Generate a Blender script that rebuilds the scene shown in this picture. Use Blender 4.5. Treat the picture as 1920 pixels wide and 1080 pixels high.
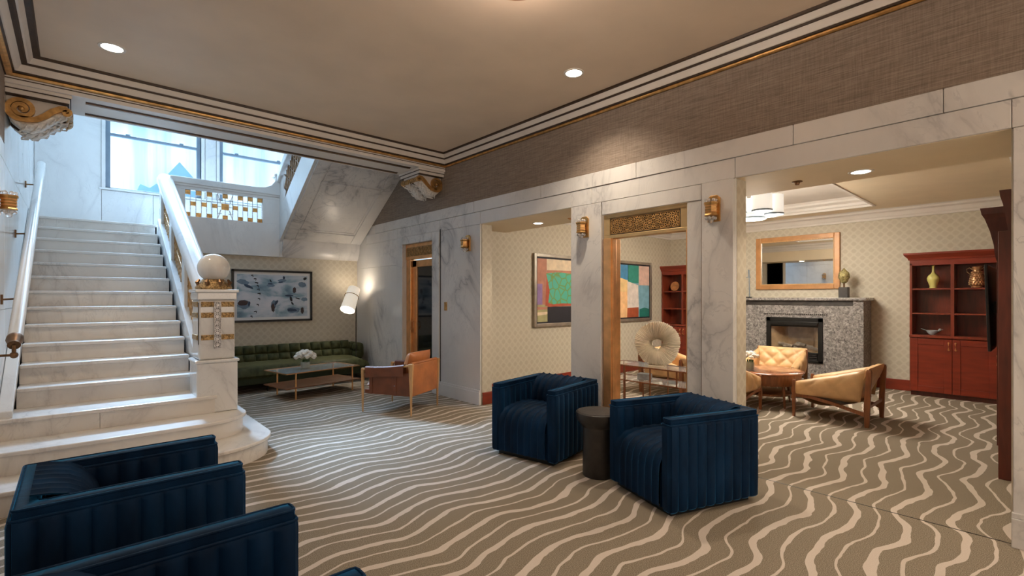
import bpy, math, random
from mathutils import Vector, Matrix
random.seed(7)
S = bpy.context.scene
for o in list(bpy.data.objects): bpy.data.objects.remove(o)
PI = math.pi
def R(d): return math.radians(d)

# ------------------------------------------------------------------ camera
cam = bpy.data.objects.new('camera', bpy.data.cameras.new('camera'))
S.collection.objects.link(cam)
cam.location = (0, 0, 1.45)
cam.rotation_euler = (R(90), 0, -math.atan2(822, 915))
cam.data.sensor_width = 36; cam.data.lens = 915/1920*36
cam.data.shift_y = 18/1920; cam.data.clip_start = .02
S.camera = cam

# ------------------------------------------------------------------ world, exposure
w = bpy.data.worlds.new('sky'); S.world = w; w.use_nodes = True
bg = w.node_tree.nodes['Background']
bg.inputs[0].default_value = (.68, .85, 1.0, 1); bg.inputs[1].default_value = 4.4
S.view_settings.view_transform = 'Standard'; S.view_settings.look = 'None'
S.view_settings.exposure = 0.15; S.view_settings.gamma = 1.0
S.view_settings.use_curve_mapping = False

WARM = (1, .80, .60); WARM2 = (1, .86, .68); DAY = (.72, .86, 1)
def light(kind, name, loc, energy, col=WARM, rot=(0, 0, 0), size=.1, sizey=None, spot=None, blend=.5, parent=None):
    d = bpy.data.lights.new(name, kind); d.energy = energy; d.color = col
    if kind == 'AREA':
        d.size = size
        if sizey: d.shape = 'RECTANGLE'; d.size_y = sizey
    else: d.shadow_soft_size = size
    if kind == 'SPOT': d.spot_size = R(spot); d.spot_blend = blend
    o = bpy.data.objects.new(name, d); S.collection.objects.link(o)
    o.location = loc; o.rotation_euler = rot
    if parent: o.parent = parent
    return o
# daylight portals in the landing windows (they emit nothing, they only guide sky sampling)
for i, x in enumerate((1.04, 2.64)):
    p = light('AREA', 'window_portal', (x, 10.22, 4.2), 1, DAY, (R(-90), 0, 0), 1.3, 2.0); p.data.cycles.is_portal = True
# added fill lamp behind the photographer, lifting the lobby walls and ceiling
light('AREA', 'rear_fill_light', (1.8, -2.9, 1.7), 62, (1, .85, .70), (R(103), 0, 0), 3.6, 1.6)
# added lamp above the opposite roofs, throwing a daylight patch on stair and carpet
light('AREA', 'added_sky_lamp', (.4, 15.2, 9.0), 8500, (.40, .66, 1), (R(-48.5), 0, R(-6)), 2.6, 1.2)
# two added fill lamps, unseen above the landing, boosting the stair hall daylight
light('AREA', 'stair_hall_upper_fill', (1.9, 9.95, 5.85), 85, (.40, .67, 1), (R(-58), 0, 0), 3.6, .9)
light('AREA', 'stair_hall_top_fill', (1.4, 8.3, 6.3), 36, (.42, .68, 1), (0, 0, 0), 2.6, 2.6)

# ------------------------------------------------------------------ materials
MATS = {}
def N(nt, t, **kw):
    n = nt.nodes.new(t)
    for k, v in kw.items():
        if k.startswith('i'):
            key = k[1:]; n.inputs[int(key) if key.isdigit() else key].default_value = v
        else: setattr(n, k, v)
    return n
def lk(nt, a, b): nt.links.new(a, b)
def math_(nt, op, a, b=None, c=None):
    n = N(nt, 'ShaderNodeMath', operation=op)
    for i, v in enumerate((a, b, c)):
        if v is None: continue
        if isinstance(v, (int, float)): n.inputs[i].default_value = v
        else: lk(nt, v, n.inputs[i])
    return n.outputs[0]
def ramp(nt, fac, stops, mode='LINEAR'):
    n = N(nt, 'ShaderNodeValToRGB'); n.color_ramp.interpolation = mode
    while len(n.color_ramp.elements) < len(stops): n.color_ramp.elements.new(.5)
    for e, (p, c) in zip(n.color_ramp.elements, stops):
        e.position = p; e.color = (*c, 1) if len(c) == 3 else c
    lk(nt, fac, n.inputs[0]); return n.outputs[0]
def mixc(nt, fac, a, b, mode='MIX'):
    n = N(nt, 'ShaderNodeMix', data_type='RGBA', blend_type=mode)
    if isinstance(fac, (int, float)): n.inputs[0].default_value = fac
    else: lk(nt, fac, n.inputs[0])
    for i, v in ((6, a), (7, b)):
        if isinstance(v, tuple): n.inputs[i].default_value = (*v, 1)
        else: lk(nt, v, n.inputs[i])
    return n.outputs[2]
def base(name, col=(.5, .5, .5), rough=.5, metal=0, **kw):
    m = bpy.data.materials.new(name); m.use_nodes = True; nt = m.node_tree
    b = nt.nodes['Principled BSDF']
    b.inputs['Base Color'].default_value = (*col, 1); b.inputs['Roughness'].default_value = rough
    b.inputs['Metallic'].default_value = metal
    for k, v in kw.items():
        if k == 'sheen': b.inputs['Sheen Weight'].default_value = v
        if k == 'sheen_tint': b.inputs['Sheen Tint'].default_value = (*v, 1)
        if k == 'sheen_rough': b.inputs['Sheen Roughness'].default_value = v
        if k == 'coat': b.inputs['Coat Weight'].default_value = v
        if k == 'spec': b.inputs['Specular IOR Level'].default_value = v
        if k == 'trans': b.inputs['Transmission Weight'].default_value = v
        if k == 'alpha': b.inputs['Alpha'].default_value = v
        if k == 'emit': b.inputs['Emission Color'].default_value = (*v, 1)
        if k == 'estr': b.inputs['Emission Strength'].default_value = v
    MATS[name] = m
    return m, nt, b
def pos(nt, obj=False):
    if obj: return N(nt, 'ShaderNodeTexCoord').outputs['Object']
    return N(nt, 'ShaderNodeNewGeometry').outputs['Position']
def noise(nt, vec, scale, detail=3, rough=.5, dist=0, sv=None):
    if sv:
        mp = N(nt, 'ShaderNodeMapping'); mp.inputs['Scale'].default_value = sv; lk(nt, vec, mp.inputs[0]); vec = mp.outputs[0]
    n = N(nt, 'ShaderNodeTexNoise'); n.inputs['Scale'].default_value = scale; n.inputs['Detail'].default_value = detail
    n.inputs['Roughness'].default_value = rough; n.inputs['Distortion'].default_value = dist
    lk(nt, vec, n.inputs['Vector']); return n.outputs['Fac']
def bump(nt, b, h, strength=.3, dist=.01):
    n = N(nt, 'ShaderNodeBump'); n.inputs['Strength'].default_value = strength; n.inputs['Distance'].default_value = dist
    lk(nt, h, n.inputs['Height']); lk(nt, n.outputs[0], b.inputs['Normal'])
def varied(name, col, rough=.5, metal=0, scale=8, amt=.25, bmp=0, bscale=60, obj=True, sv=None, **kw):
    m, nt, b = base(name, col, rough, metal, **kw)
    P = pos(nt, obj); f = noise(nt, P, scale, 4, sv=sv)
    c2 = tuple(max(0, c*(1-amt)) for c in col); c1 = tuple(min(1, c*(1+amt)) for c in col)
    lk(nt, ramp(nt, f, [(.3, c2), (.7, c1)]), b.inputs['Base Color'])
    if bmp: bump(nt, b, noise(nt, P, bscale, 3, sv=sv), bmp, .01)
    return m
def marble(name, light_, dark, rough=.22, scale=1.0, vein=.6, seed=0):
    m, nt, b = base(name, light_, rough)
    P = pos(nt)
    mp = N(nt, 'ShaderNodeMapping'); mp.inputs['Rotation'].default_value = (.7, .4+seed, .9); mp.inputs['Scale'].default_value = (1, 1, .55)
    mp.inputs['Location'].default_value = (seed*3.1, seed*1.7, seed)
    lk(nt, P, mp.inputs[0]); V = mp.outputs[0]
    n1 = noise(nt, V, .85*scale, 6, .55, 1.6)
    d = math_(nt, 'ABSOLUTE', math_(nt, 'SUBTRACT', n1, .5))
    v1 = ramp(nt, d, [(0, (1, 1, 1)), (.012, (.45, .45, .45)), (.06, (0, 0, 0))])
    n2 = noise(nt, V, 2.6*scale, 5, .6, 2.2)
    d2 = math_(nt, 'ABSOLUTE', math_(nt, 'SUBTRACT', n2, .47))
    v2 = ramp(nt, d2, [(0, (.55, .55, .55)), (.02, (0, 0, 0))])
    msk = noise(nt, V, .9*scale, 2)
    mk = ramp(nt, msk, [(.42, (0, 0, 0)), (.62, (1, 1, 1))])
    v = math_(nt, 'MULTIPLY', math_(nt, 'MAXIMUM', v1, v2), mk)
    v = math_(nt, 'MULTIPLY', v, vein)
    cloud = noise(nt, V, 1.6*scale, 5, .6)
    mid = tuple(.78*a+.22*c for a, c in zip(light_, dark))
    c0 = ramp(nt, cloud, [(.3, mid), (.62, light_)])
    lk(nt, mixc(nt, v, c0, dark), b.inputs['Base Color'])
    return m
marble('marble', (.74, .71, .68), (.30, .29, .30), .3, 1.0, .85)
marble('marble_step', (.75, .70, .64), (.40, .35, .32), .25, 1.3, .5, 1)
marble('marble_stair', (.76, .74, .71), (.42, .39, .38), .12, 1.2, .45, 2)
m, nt, b = base('wallpaper', (.5, .45, .36), .6)
P = pos(nt); sx = N(nt, 'ShaderNodeSeparateXYZ'); lk(nt, P, sx.inputs[0])
h = math_(nt, 'ADD', sx.outputs[0], sx.outputs[1]); k = 2*PI/.17
a = math_(nt, 'SINE', math_(nt, 'MULTIPLY', math_(nt, 'ADD', h, sx.outputs[2]), k*.7071))
c = math_(nt, 'SINE', math_(nt, 'MULTIPLY', math_(nt, 'SUBTRACT', h, sx.outputs[2]), k*.7071))
q = math_(nt, 'MULTIPLY', a, c); q = math_(nt, 'ADD', math_(nt, 'MULTIPLY', q, .5), .5)
lk(nt, ramp(nt, q, [(.22, (.525, .46, .355)), (.45, (.60, .54, .43)), (.55, (.605, .545, .435)), (.80, (.55, .485, .38))]), b.inputs['Base Color'])
# carpet: pale wavy stripes woven into a taupe ground
m, nt, b = base('carpet', (.2, .17, .12), .95, spec=.1)
P = pos(nt); sx = N(nt, 'ShaderNodeSeparateXYZ'); lk(nt, P, sx.inputs[0]); X, Y = sx.outputs[0], sx.outputs[1]
nA = noise(nt, P, 1.0, 1, sv=(.75, 1.1, 0)); nB = noise(nt, P, 1.0, 2, sv=(2.6, 3.4, 0)); nC = noise(nt, P, 1.0, 2, sv=(7, 9, 0))
ph = math_(nt, 'ADD', math_(nt, 'MULTIPLY', X, 2*PI/.97), math_(nt, 'ADD', math_(nt, 'MULTIPLY', nA, 3.4), math_(nt, 'MULTIPLY', Y, .9)))
s1 = math_(nt, 'SINE', ph); s1 = math_(nt, 'MULTIPLY', math_(nt, 'ADD', s1, math_(nt, 'MULTIPLY', math_(nt, 'SINE', math_(nt, 'ADD', math_(nt, 'MULTIPLY', ph, 2.7), 1.0)), .13)), .050)
amp = math_(nt, 'ADD', .55, math_(nt, 'MULTIPLY', nA, .9)); s1 = math_(nt, 'MULTIPLY', s1, amp)
off = math_(nt, 'ADD', s1, math_(nt, 'ADD', math_(nt, 'MULTIPLY', nB, .085), math_(nt, 'MULTIPLY', nC, .018)))
yy = math_(nt, 'DIVIDE', math_(nt, 'ADD', math_(nt, 'ADD', Y, off), math_(nt, 'MULTIPLY', X, -.03)), .262)
fr = math_(nt, 'FRACT', math_(nt, 'ADD', yy, 20.0))
dw = math_(nt, 'ABSOLUTE', math_(nt, 'SUBTRACT', fr, .25)); dn = math_(nt, 'ABSOLUTE', math_(nt, 'SUBTRACT', fr, .75))
ww = math_(nt, 'ADD', .045, math_(nt, 'MULTIPLY', nC, .075)); wn = math_(nt, 'ADD', .012, math_(nt, 'MULTIPLY', nB, .045))
ew = math_(nt, 'LESS_THAN', dw, ww); en = math_(nt, 'LESS_THAN', dn, wn)
st = math_(nt, 'MAXIMUM', ew, en)
sp = noise(nt, P, 260, 2, .8); lo = noise(nt, P, 2.2, 3)
g = ramp(nt, sp, [(.36, (.085, .066, .047)), (.5, (.25, .205, .15)), (.64, (.46, .385, .29))])
g2 = mixc(nt, math_(nt, 'MULTIPLY', lo, .5), g, (.8, .8, .8), 'MULTIPLY')
pale = ramp(nt, sp, [(.3, (.52, .44, .375)), (.7, (.66, .57, .49))])
lk(nt, mixc(nt, st, g2, pale), b.inputs['Base Color'])
bump(nt, b, math_(nt, 'ADD', sp, math_(nt, 'MULTIPLY', st, .6)), .35, .006)
m, nt, b = base('grasscloth', (.3, .25, .2), .8)
P = pos(nt); f = noise(nt, P, 1, 3, .6, sv=(6, 6, 170)); f2 = noise(nt, P, 1, 2, .6, sv=(120, 120, 8))
ff = math_(nt, 'ADD', math_(nt, 'MULTIPLY', f, .7), math_(nt, 'MULTIPLY', f2, .3))
lk(nt, ramp(nt, ff, [(.35, (.17, .125, .095)), (.65, (.33, .26, .205))]), b.inputs['Base Color']); bump(nt, b, ff, .3, .004)
varied('ceiling_paint', (.74, .60, .46), .55, 0, 2, .05, obj=False)
varied('white_paint', (.74, .69, .64), .45, 0, 3, .04, obj=False)
varied('cream_trim', (.70, .63, .56), .45, 0, 5, .05, obj=False)
varied('room_ceiling', (.78, .66, .48), .6, 0, 3, .04, obj=False)
varied('dark_gilt', (.045, .022, .009), .5, .2, 20, .3, obj=False)
varied('gilt', (.58, .33, .12), .36, .85, 18, .3, .1, obj=False)
varied('old_gold', (.50, .28, .10), .42, .6, 25, .4, .5, 120)
varied('brass', (.78, .42, .18), .34, .7, 9, .15, obj=False)
varied('brass_matte', (.62, .43, .21), .42, .7, 6, .12, .05, 40, obj=False)
varied('bronze', (.22, .12, .06), .4, .8, 20, .3)
varied('gold_leaf_white', (.70, .64, .57), .5, 0, 40, .25, .35, 60)
varied('ornate_gold', (.42, .27, .12), .38, .8, 70, .7, 1, 110)
varied('silver_lattice', (.52, .50, .50), .35, .8, 50, .4, .3, 100)
varied('steel_frame', (.20, .25, .30), .5, .1, 6, .1)
m, nt, b = base('velvet_blue', (.003, .016, .045), .6, sheen=1.0, sheen_tint=(.035, .30, .66), sheen_rough=.25, spec=.12)
P = pos(nt, True); f = noise(nt, P, 5, 4, .6, sv=(1, 1, .4))
lk(nt, ramp(nt, f, [(.3, (.001, .007, .022)), (.7, (.003, .026, .075))]), b.inputs['Base Color']); bump(nt, b, noise(nt, P, 30, 2), .12, .01)
m, nt, b = base('velvet_green', (.05, .08, .02), .6, sheen=.8, sheen_tint=(.44, .46, .28), sheen_rough=.3, spec=.2)
P = pos(nt, True); f = noise(nt, P, 14, 4, .6, sv=(1, 1, .3))
lk(nt, ramp(nt, f, [(.3, (.025, .028, .009)), (.7, (.085, .088, .036))]), b.inputs['Base Color'])
varied('dark_velvet', (.02, .03, .012), .8, 0, 8, .2)
varied('tan_leather', (.62, .38, .18), .42, 0, 5, .18, .25, 22)
varied('cognac_leather', (.44, .15, .045), .38, 0, 5, .25, .15, 25)
varied('cognac_dark', (.16, .05, .02), .42, 0, 6, .25, .15, 25)
varied('light_wood', (.58, .34, .15), .4, 0, 8, .2, sv=(8, 8, 1))
varied('teak', (.24, .085, .03), .35, 0, 7, .3, sv=(8, 8, 1))
varied('cherry', (.20, .032, .013), .3, 0, 4, .25, sv=(6, 6, 1), coat=.2)
varied('cherry_red', (.21, .026, .010), .35, 0, 3, .2, sv=(1, 1, 6))
varied('cherry_dark', (.10, .018, .010), .3, 0, 4, .3, sv=(6, 6, 1), coat=.3)
varied('walnut', (.20, .085, .04), .35, 0, 4, .3, sv=(1, 8, 8))
varied('table_wood', (.30, .11, .05), .2, 0, 4, .25, sv=(1, 8, 8), coat=.5)
varied('black_metal', (.012, .011, .010), .4, .3, 10, .2)
varied('black_wood', (.022, .018, .016), .45, 0, 14, .4)
varied('black_stone', (.035, .028, .024), .5, 0, 10, .4, .2)
m, nt, b = base('granite', (.3, .28, .27), .25)
P = pos(nt); f = noise(nt, P, 28, 5, .75, .6); f2 = noise(nt, P, 7, 4, .6, 1.2, sv=(1, 1, 2))
g = ramp(nt, f, [(.34, (.05, .045, .045)), (.46, (.22, .20, .19)), (.56, (.36, .33, .31)), (.70, (.60, .56, .52))])
lk(nt, mixc(nt, math_(nt, 'MULTIPLY', f2, .5), g, (.13, .115, .11)), b.inputs['Base Color'])
base('black', (.008, .008, .009), .35)
base('dark_glass', (.010, .012, .015), .06, 0, spec=.9)
base('screen', (.006, .006, .008), .15)
base('mirror', (.85, .86, .86), .02, 1)
base('glass', (.93, .97, .96), .02, 0, trans=1.0)
m, nt, b = base('thin_glass', (.9, .95, .95), .03, 0, alpha=.22, spec=.8)
m, nt, b = base('window_glass', (1, 1, 1), .02, 0)
nt.nodes.remove(b); tr = N(nt, 'ShaderNodeBsdfTransparent'); gl = N(nt, 'ShaderNodeBsdfGlossy'); gl.inputs['Roughness'].default_value = .03
mx = N(nt, 'ShaderNodeMixShader'); mx.inputs[0].default_value = .06; lk(nt, tr.outputs[0], mx.inputs[1]); lk(nt, gl.outputs[0], mx.inputs[2])
lk(nt, mx.outputs[0], nt.nodes['Material Output'].inputs[0])
base('crystal', (.95, .95, .96), .05, 0, trans=.7)
base('lens', (1, .95, .85), .5, emit=(1, .90, .74), estr=14)
base('lens_dim', (.55, .42, .26), .5, emit=(1, .9, .7), estr=.5)
base('shade_glow', (.9, .84, .74), .7, emit=(1, .87, .70), estr=.45)
base('bulb_glow', (1, 1, 1), .5, emit=(1, .95, .84), estr=9)
base('drum_glow', (.95, .94, .90), .7, emit=(1, .96, .88), estr=.5)
base('drum_bottom', (.95, .94, .90), .7, emit=(1, .97, .9), estr=1.2)
varied('ivory_shell', (.80, .72, .58), .7, 0, 10, .12, .2, 60)
varied('petal', (.80, .76, .68), .7, 0, 22, .15)
varied('leaf', (.035, .08, .02), .5, 0, 20, .3)
varied('yellow_glaze', (.68, .62, .20), .22, 0, 5, .1, coat=.4)
varied('copper_glaze', (.50, .27, .13), .3, .6, 30, .3)
varied('blue_ceramic', (.34, .36, .38), .25, 0, 14, .25)
varied('copper_plate', (.62, .26, .10), .35, .4, 12, .3)
varied('green_gold_bronze', (.42, .36, .16), .5, .5, 40, .45, .8, 60)
varied('log', (.22, .19, .16), .9, 0, 12, .5, .8, 30)
varied('firebrick', (.40, .29, .18), .8, 0, 7, .3)
varied('mat_board', (.78, .77, .76), .8, 0, 3, .02)
varied('silver_frame', (.42, .37, .31), .35, .7, 6, .2)
varied('gold_frame_wood', (.50, .24, .09), .35, .1, 6, .2)
m, nt, b = base('facade', (.8, .8, .8), .9)
P = pos(nt); f = noise(nt, P, 1, 4, .6, sv=(2.2, 1, .12)); f2 = noise(nt, P, 1, 5, .65, sv=(.8, 1, 1.6))
c = ramp(nt, f, [(.35, (.16, .24, .25)), (.5, (.30, .33, .33)), (.65, (.38, .38, .38))])
lk(nt, mixc(nt, math_(nt, 'MULTIPLY', f2, .35), c, (.20, .25, .25)), b.inputs['Base Color'])
varied('slate_blue', (.035, .085, .14), .8, 0, 5, .15)
# printed picture: blurred blue and white swirl
m, nt, b = base('blurred_print', (.5, .6, .7), .5)
P = pos(nt, True); f = noise(nt, P, 1, 4, .55, .8, sv=(2.0, 1, 6.5)); f2 = noise(nt, P, 2.4, 3, .5, .5)
lk(nt, ramp(nt, math_(nt, 'ADD', math_(nt, 'MULTIPLY', f, .5), math_(nt, 'MULTIPLY', f2, .5)), [(.34, (.06, .13, .20)), (.44, (.26, .38, .46)), (.52, (.55, .60, .66)), (.64, (.70, .69, .73))]), b.inputs['Base Color'])
for n_, c_ in dict(p_navy=(.035, .06, .11), p_ink=(.010, .012, .016), p_maroon=(.06, .035, .035), p_haze=(.15, .22, .30), p_rose=(.52, .22, .14), p_cream=(.80, .64, .45), p_lilac=(.30, .18, .40), p_black=(.015, .013, .02), p_red=(.48, .09, .04), p_olive=(.42, .38, .18), p_blue=(.07, .25, .45), p_green=(.04, .27, .21), p_pink=(.72, .48, .40), p_yellow=(.82, .55, .25), p_peach=(.90, .52, .25), p_white=(.76, .66, .60), p_sky=(.20, .40, .50), p_dkgreen=(.015, .16, .13), p_rust=(.38, .08, .03)).items():
    varied(n_, c_, .6, 0, 10, .14)
m, nt, b = base('p_teal_cells', (.1, .5, .45), .5)
P = pos(nt, True); vo = N(nt, 'ShaderNodeTexVoronoi', feature='DISTANCE_TO_EDGE'); vo.inputs['Scale'].default_value = 7; lk(nt, P, vo.inputs['Vector'])
nn = noise(nt, P, 9, 4)
c = mixc(nt, nn, (.05, .42, .40), (.12, .50, .26))
lk(nt, mixc(nt, ramp(nt, vo.outputs[0], [(.02, (1, 1, 1)), (.11, (0, 0, 0))]), c, (.17, .30, .07)), b.inputs['Base Color'])

# ------------------------------------------------------------------ mesh helpers
class MB:
    def __init__(s): s.v = []; s.f = []; s.mi = []; s.cur = 0; s.T = Matrix()
    def add(s, vs, fs):
        n = len(s.v); s.v += [tuple(s.T @ Vector(p)) for p in vs]; s.f += [tuple(i+n for i in f) for f in fs]; s.mi += [s.cur]*len(fs); return s
    def box(s, a, b_):
        x0, y0, z0 = (min(a[i], b_[i]) for i in range(3)); x1, y1, z1 = (max(a[i], b_[i]) for i in range(3))
        return s.add([(x0,y0,z0),(x1,y0,z0),(x1,y1,z0),(x0,y1,z0),(x0,y0,z1),(x1,y0,z1),(x1,y1,z1),(x0,y1,z1)],
              [(0,3,2,1),(4,5,6,7),(0,1,5,4),(1,2,6,5),(2,3,7,6),(3,0,4,7)])
    def cbox(s, c, d): return s.box([c[i]-d[i]/2 for i in range(3)], [c[i]+d[i]/2 for i in range(3)])
    def prism(s, pts, axis, a, b_):
        # pts 2d polygon; axis 'x': (y,z), 'y': (x,z), 'z': (x,y)
        def mk(p, t): return (t, p[0], p[1]) if axis == 'x' else (p[0], t, p[1]) if axis == 'y' else (p[0], p[1], t)
        n = len(pts); vs = [mk(p, a) for p in pts]+[mk(p, b_) for p in pts]
        fs = [(i, (i+1) % n, n+(i+1) % n, n+i) for i in range(n)]+[tuple(range(n))[::-1], tuple(range(n, 2*n))]
        return s.add(vs, fs)
    def loft(s, rings, cap=True, closed=True):
        n = len(rings[0]); vs = [p for r in rings for p in r]; fs = []
        for j in range(len(rings)-1):
            for i in range(n if closed else n-1):
                fs.append((j*n+i, j*n+(i+1) % n, (j+1)*n+(i+1) % n, (j+1)*n+i))
        if cap: fs += [tuple(range(n))[::-1], tuple((len(rings)-1)*n+i for i in range(n))]
        return s.add(vs, fs)
    def lathe(s, prof, seg=24, c=(0, 0, 0), cap=True):
        return s.loft([[(c[0]+r*math.cos(2*PI*i/seg), c[1]+r*math.sin(2*PI*i/seg), c[2]+z) for i in range(seg)] for r, z in prof], cap)
    def tube(s, path, r, seg=8, cap=True, up=None):
        P_ = [Vector(p) for p in path]; rs = r if isinstance(r, (list, tuple)) else [r]*len(P_)
        rings = []; ref = Vector(up) if up else None
        for i, p in enumerate(P_):
            d = (P_[min(i+1, len(P_)-1)]-P_[max(i-1, 0)]).normalized()
            if ref is None: ref = Vector((0, 0, 1)) if abs(d.z) < .9 else Vector((1, 0, 0))
            a = d.cross(ref).normalized(); b2 = d.cross(a).normalized()
            rr = rs[i]; ra, rb = rr if isinstance(rr, tuple) else (rr, rr)
            rings.append([tuple(p+a*ra*math.cos(2*PI*k/seg)+b2*rb*math.sin(2*PI*k/seg)) for k in range(seg)])
        return s.loft(rings, cap)
    def bar(s, a, b_, w_, h_=None):
        h_ = h_ or w_; A, B = Vector(a), Vector(b_); d = (B-A).normalized()
        ref = Vector((0, 0, 1)) if abs(d.z) < .95 else Vector((0, 1, 0))
        u = d.cross(ref).normalized()*w_/2; v = d.cross(u).normalized()*h_/2
        return s.loft([[tuple(p+u+v), tuple(p-u+v), tuple(p-u-v), tuple(p+u-v)] for p in (A, B)])
    def sphere(s, c, r, seg=20, rings=12, sc=(1, 1, 1)):
        rr = [(max(1e-4, math.sin(PI*j/rings)), -math.cos(PI*j/rings)) for j in range(rings+1)]
        return s.loft([[(c[0]+r*sc[0]*q*math.cos(2*PI*i/seg), c[1]+r*sc[1]*q*math.sin(2*PI*i/seg), c[2]+r*sc[2]*z) for i in range(seg)] for q, z in rr])
    def grid(s, fn, nu, nv):
        vs = [fn(i/nu, j/nv) for j in range(nv+1) for i in range(nu+1)]
        return s.add(vs, [(j*(nu+1)+i, j*(nu+1)+i+1, (j+1)*(nu+1)+i+1, (j+1)*(nu+1)+i) for j in range(nv) for i in range(nu)])
col = S.collection
def obj(name, mb, mat_, parent=None, smooth=None, bevel=0, seg=2, kind=None, label=None):
    me = bpy.data.meshes.new(name); me.from_pydata(mb.v, [], mb.f); 
    import bmesh
    bm = bmesh.new(); bm.from_mesh(me); bmesh.ops.recalc_face_normals(bm, faces=bm.faces); bm.to_mesh(me); bm.free()
    for mn in (mat_ if isinstance(mat_, (list, tuple)) else [mat_]): me.materials.append(MATS[mn])
    if len(me.materials) > 1: me.polygons.foreach_set('material_index', mb.mi)
    if smooth: me.shade_smooth(); me.set_sharp_from_angle(angle=R(smooth))
    me.update()
    o = bpy.data.objects.new(name, me); col.objects.link(o)
    if parent: o.parent = parent
    if bevel:
        bv = o.modifiers.new('bevel', 'BEVEL'); bv.width = bevel; bv.segments = seg; bv.limit_method = 'ANGLE'; bv.harden_normals = False
    if kind: o['kind'] = kind
    if label: o['label'] = label
    return o
def thing(name, label, cat, loc=(0, 0, 0), rz=0, group=None, kind=None):
    o = bpy.data.objects.new(name, None); col.objects.link(o); o.location = loc; o.rotation_euler = (0, 0, R(rz))
    o.empty_display_size = .1
    if label: o['label'] = label
    if cat: o['category'] = cat
    if group: o['group'] = group
    if kind: o['kind'] = kind
    return o
def tag(o, label, cat, group=None):
    o['label'] = label; o['category'] = cat
    if group: o['group'] = group
    return o
def dup(root, loc, rz=0, label=None, group=None):
    def cp(o, par):
        c_ = o.copy(); col.objects.link(c_); c_.parent = par
        for ch in list(o.children): cp(ch, c_)
        return c_
    r = cp(root, None); r.location = loc; r.rotation_euler = (0, 0, R(rz))
    if label: r['label'] = label
    if group: r['group'] = group
    return r
def box(a, b_): return MB().box(a, b_)
def struct(name, mb, mat_, parent=None, **kw):
    o = obj(name, mb, mat_, parent, **kw)
    if not parent: o['kind'] = 'structure'
    return o

XW, XL = 4.07, -.44           # right and left lobby walls
YB = 6.0                      # face of the beam before the stair hall
ZC = 3.545                    # lobby ceiling
YBK = 10.2                    # window wall of the landing
XF, YP, YR = 9.66, 5.6, .17   # lounge: far wall, painting wall, near wall
ZR, ZS = 2.86, 2.44           # lounge ceiling, soffit

# ------------------------------------------------------------------ floor
struct('floor', box((XL-.3, -3.2, -.1), (XF+.2, 10.4, 0)), 'carpet')
struct('trim_1', box((XW+.035, .17, 0), (XW+.043, 1.77, .0015)), 'black')   # carpet seam in the wide opening

# ------------------------------------------------------------------ right wall (marble piers, header bands, grasscloth above)
wr = thing('wall_right', None, None, (0, 0, 0), kind='structure')
T = .2
def slab(a, b_, par=wr, mat_='marble', gap=.0015, name='slab', bevel=.003):
    a = list(a); b_ = list(b_)
    return obj(name, box(a, b_), mat_, par, bevel=bevel, seg=1)
core = MB()
core.box((XW+.02, -3.2, 2.446), (XW+T, 10.2, 6.4)); 
for y0, y1 in ((-3.2, .165), (1.775, 2.19), (3.155, 3.555), (5.18, 6.34), (7.24, 10.2)): core.box((XW+.02, y0, 0), (XW+T, y1, 2.44))
obj('wall_core', core, 'white_paint', wr)
def run(ys, z0, z1, x0=XW, x1=XW+.025):
    for i in range(len(ys)-1): slab((x0, ys[i]+.0018, z0+.0018), (x1, ys[i+1]-.0018, z1-.0018))
run([-3.2, -.9, .47, 1.33, 2.72, 4.02, 5.3, 6.75, 8.24], 2.61, 2.764, XW-.008)
run([-3.2, -.9, .17, 1.77, 3.27, 3.56, 5.17, 6.14, 7.42, 8.6], 2.44, 2.61)
run([8.6, 10.2], 2.0, 2.61)
run([-3.2, -1.5, .165], 0, 2.44)            # pier at the right edge of the picture
slab((XW-.03, 1.772, .2), (XW+.025, 2.044, 2.435)); obj('joint_shadow_strip', box((XW-.006, 2.044, .2), (XW+.02, 2.058, 2.435)), 'bronze', wr); slab((XW+.010, 2.058, .2), (XW+.025, 2.2, 2.3))  # dark strip colours in the shadow line at the proud pier's joint
slab((XW+.002, 2.05, 2.305), (XW+.025, 3.14, 2.44))
slab((XW, 3.15, .2), (XW+.025, 3.56, 2.44))
slab((XW, 5.172, .2), (XW+.025, 6.137, 2.44))
slab((XW, 7.43, .2), (XW+.025, 9.0, 2.0)); slab((XW, 7.43, 2.003), (XW+.025, 8.6, 2.44))
# jamb returns of the openings
for y in (.165, 1.772, 3.152, 3.56, 5.172): pass
slab((XW+.002, 1.768, 0), (XW+T, 1.776, 2.44)); slab((XW+.002, 3.553, 0), (XW+T, 3.562, 2.44))
obj('jamb_lining', box((XW+.026, 1.764, 0), (XW+T, 1.7675, 2.44)).box((XW+.026, .166, 0), (XW+T+.2, .172, 2.44)).box((XW+.026, 5.165, 0), (XW+T, 5.1715, 2.44)), 'wallpaper', wr)
for y0, y1 in ((-3.2, .17), (1.765, 2.2), (3.145, 3.565), (5.17, 6.137), (7.43, 9.0)):
    bb = MB().box((XW-.022, y0, 0), (XW+.02, y1, .17)).box((XW-.014, y0, .17), (XW+.02, y1, .2))
    obj('baseboard', bb, 'marble', wr, bevel=.004)
obj('upper_covering', box((XW-.001, -3.2, 2.764), (XW+.02, 6.0, 3.5)), 'grasscloth', wr)
obj('upper_covering', box((XW-.001, 6.0, 2.764), (XW+.02, 9.2, 6.4)), 'grasscloth', wr)
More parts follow.
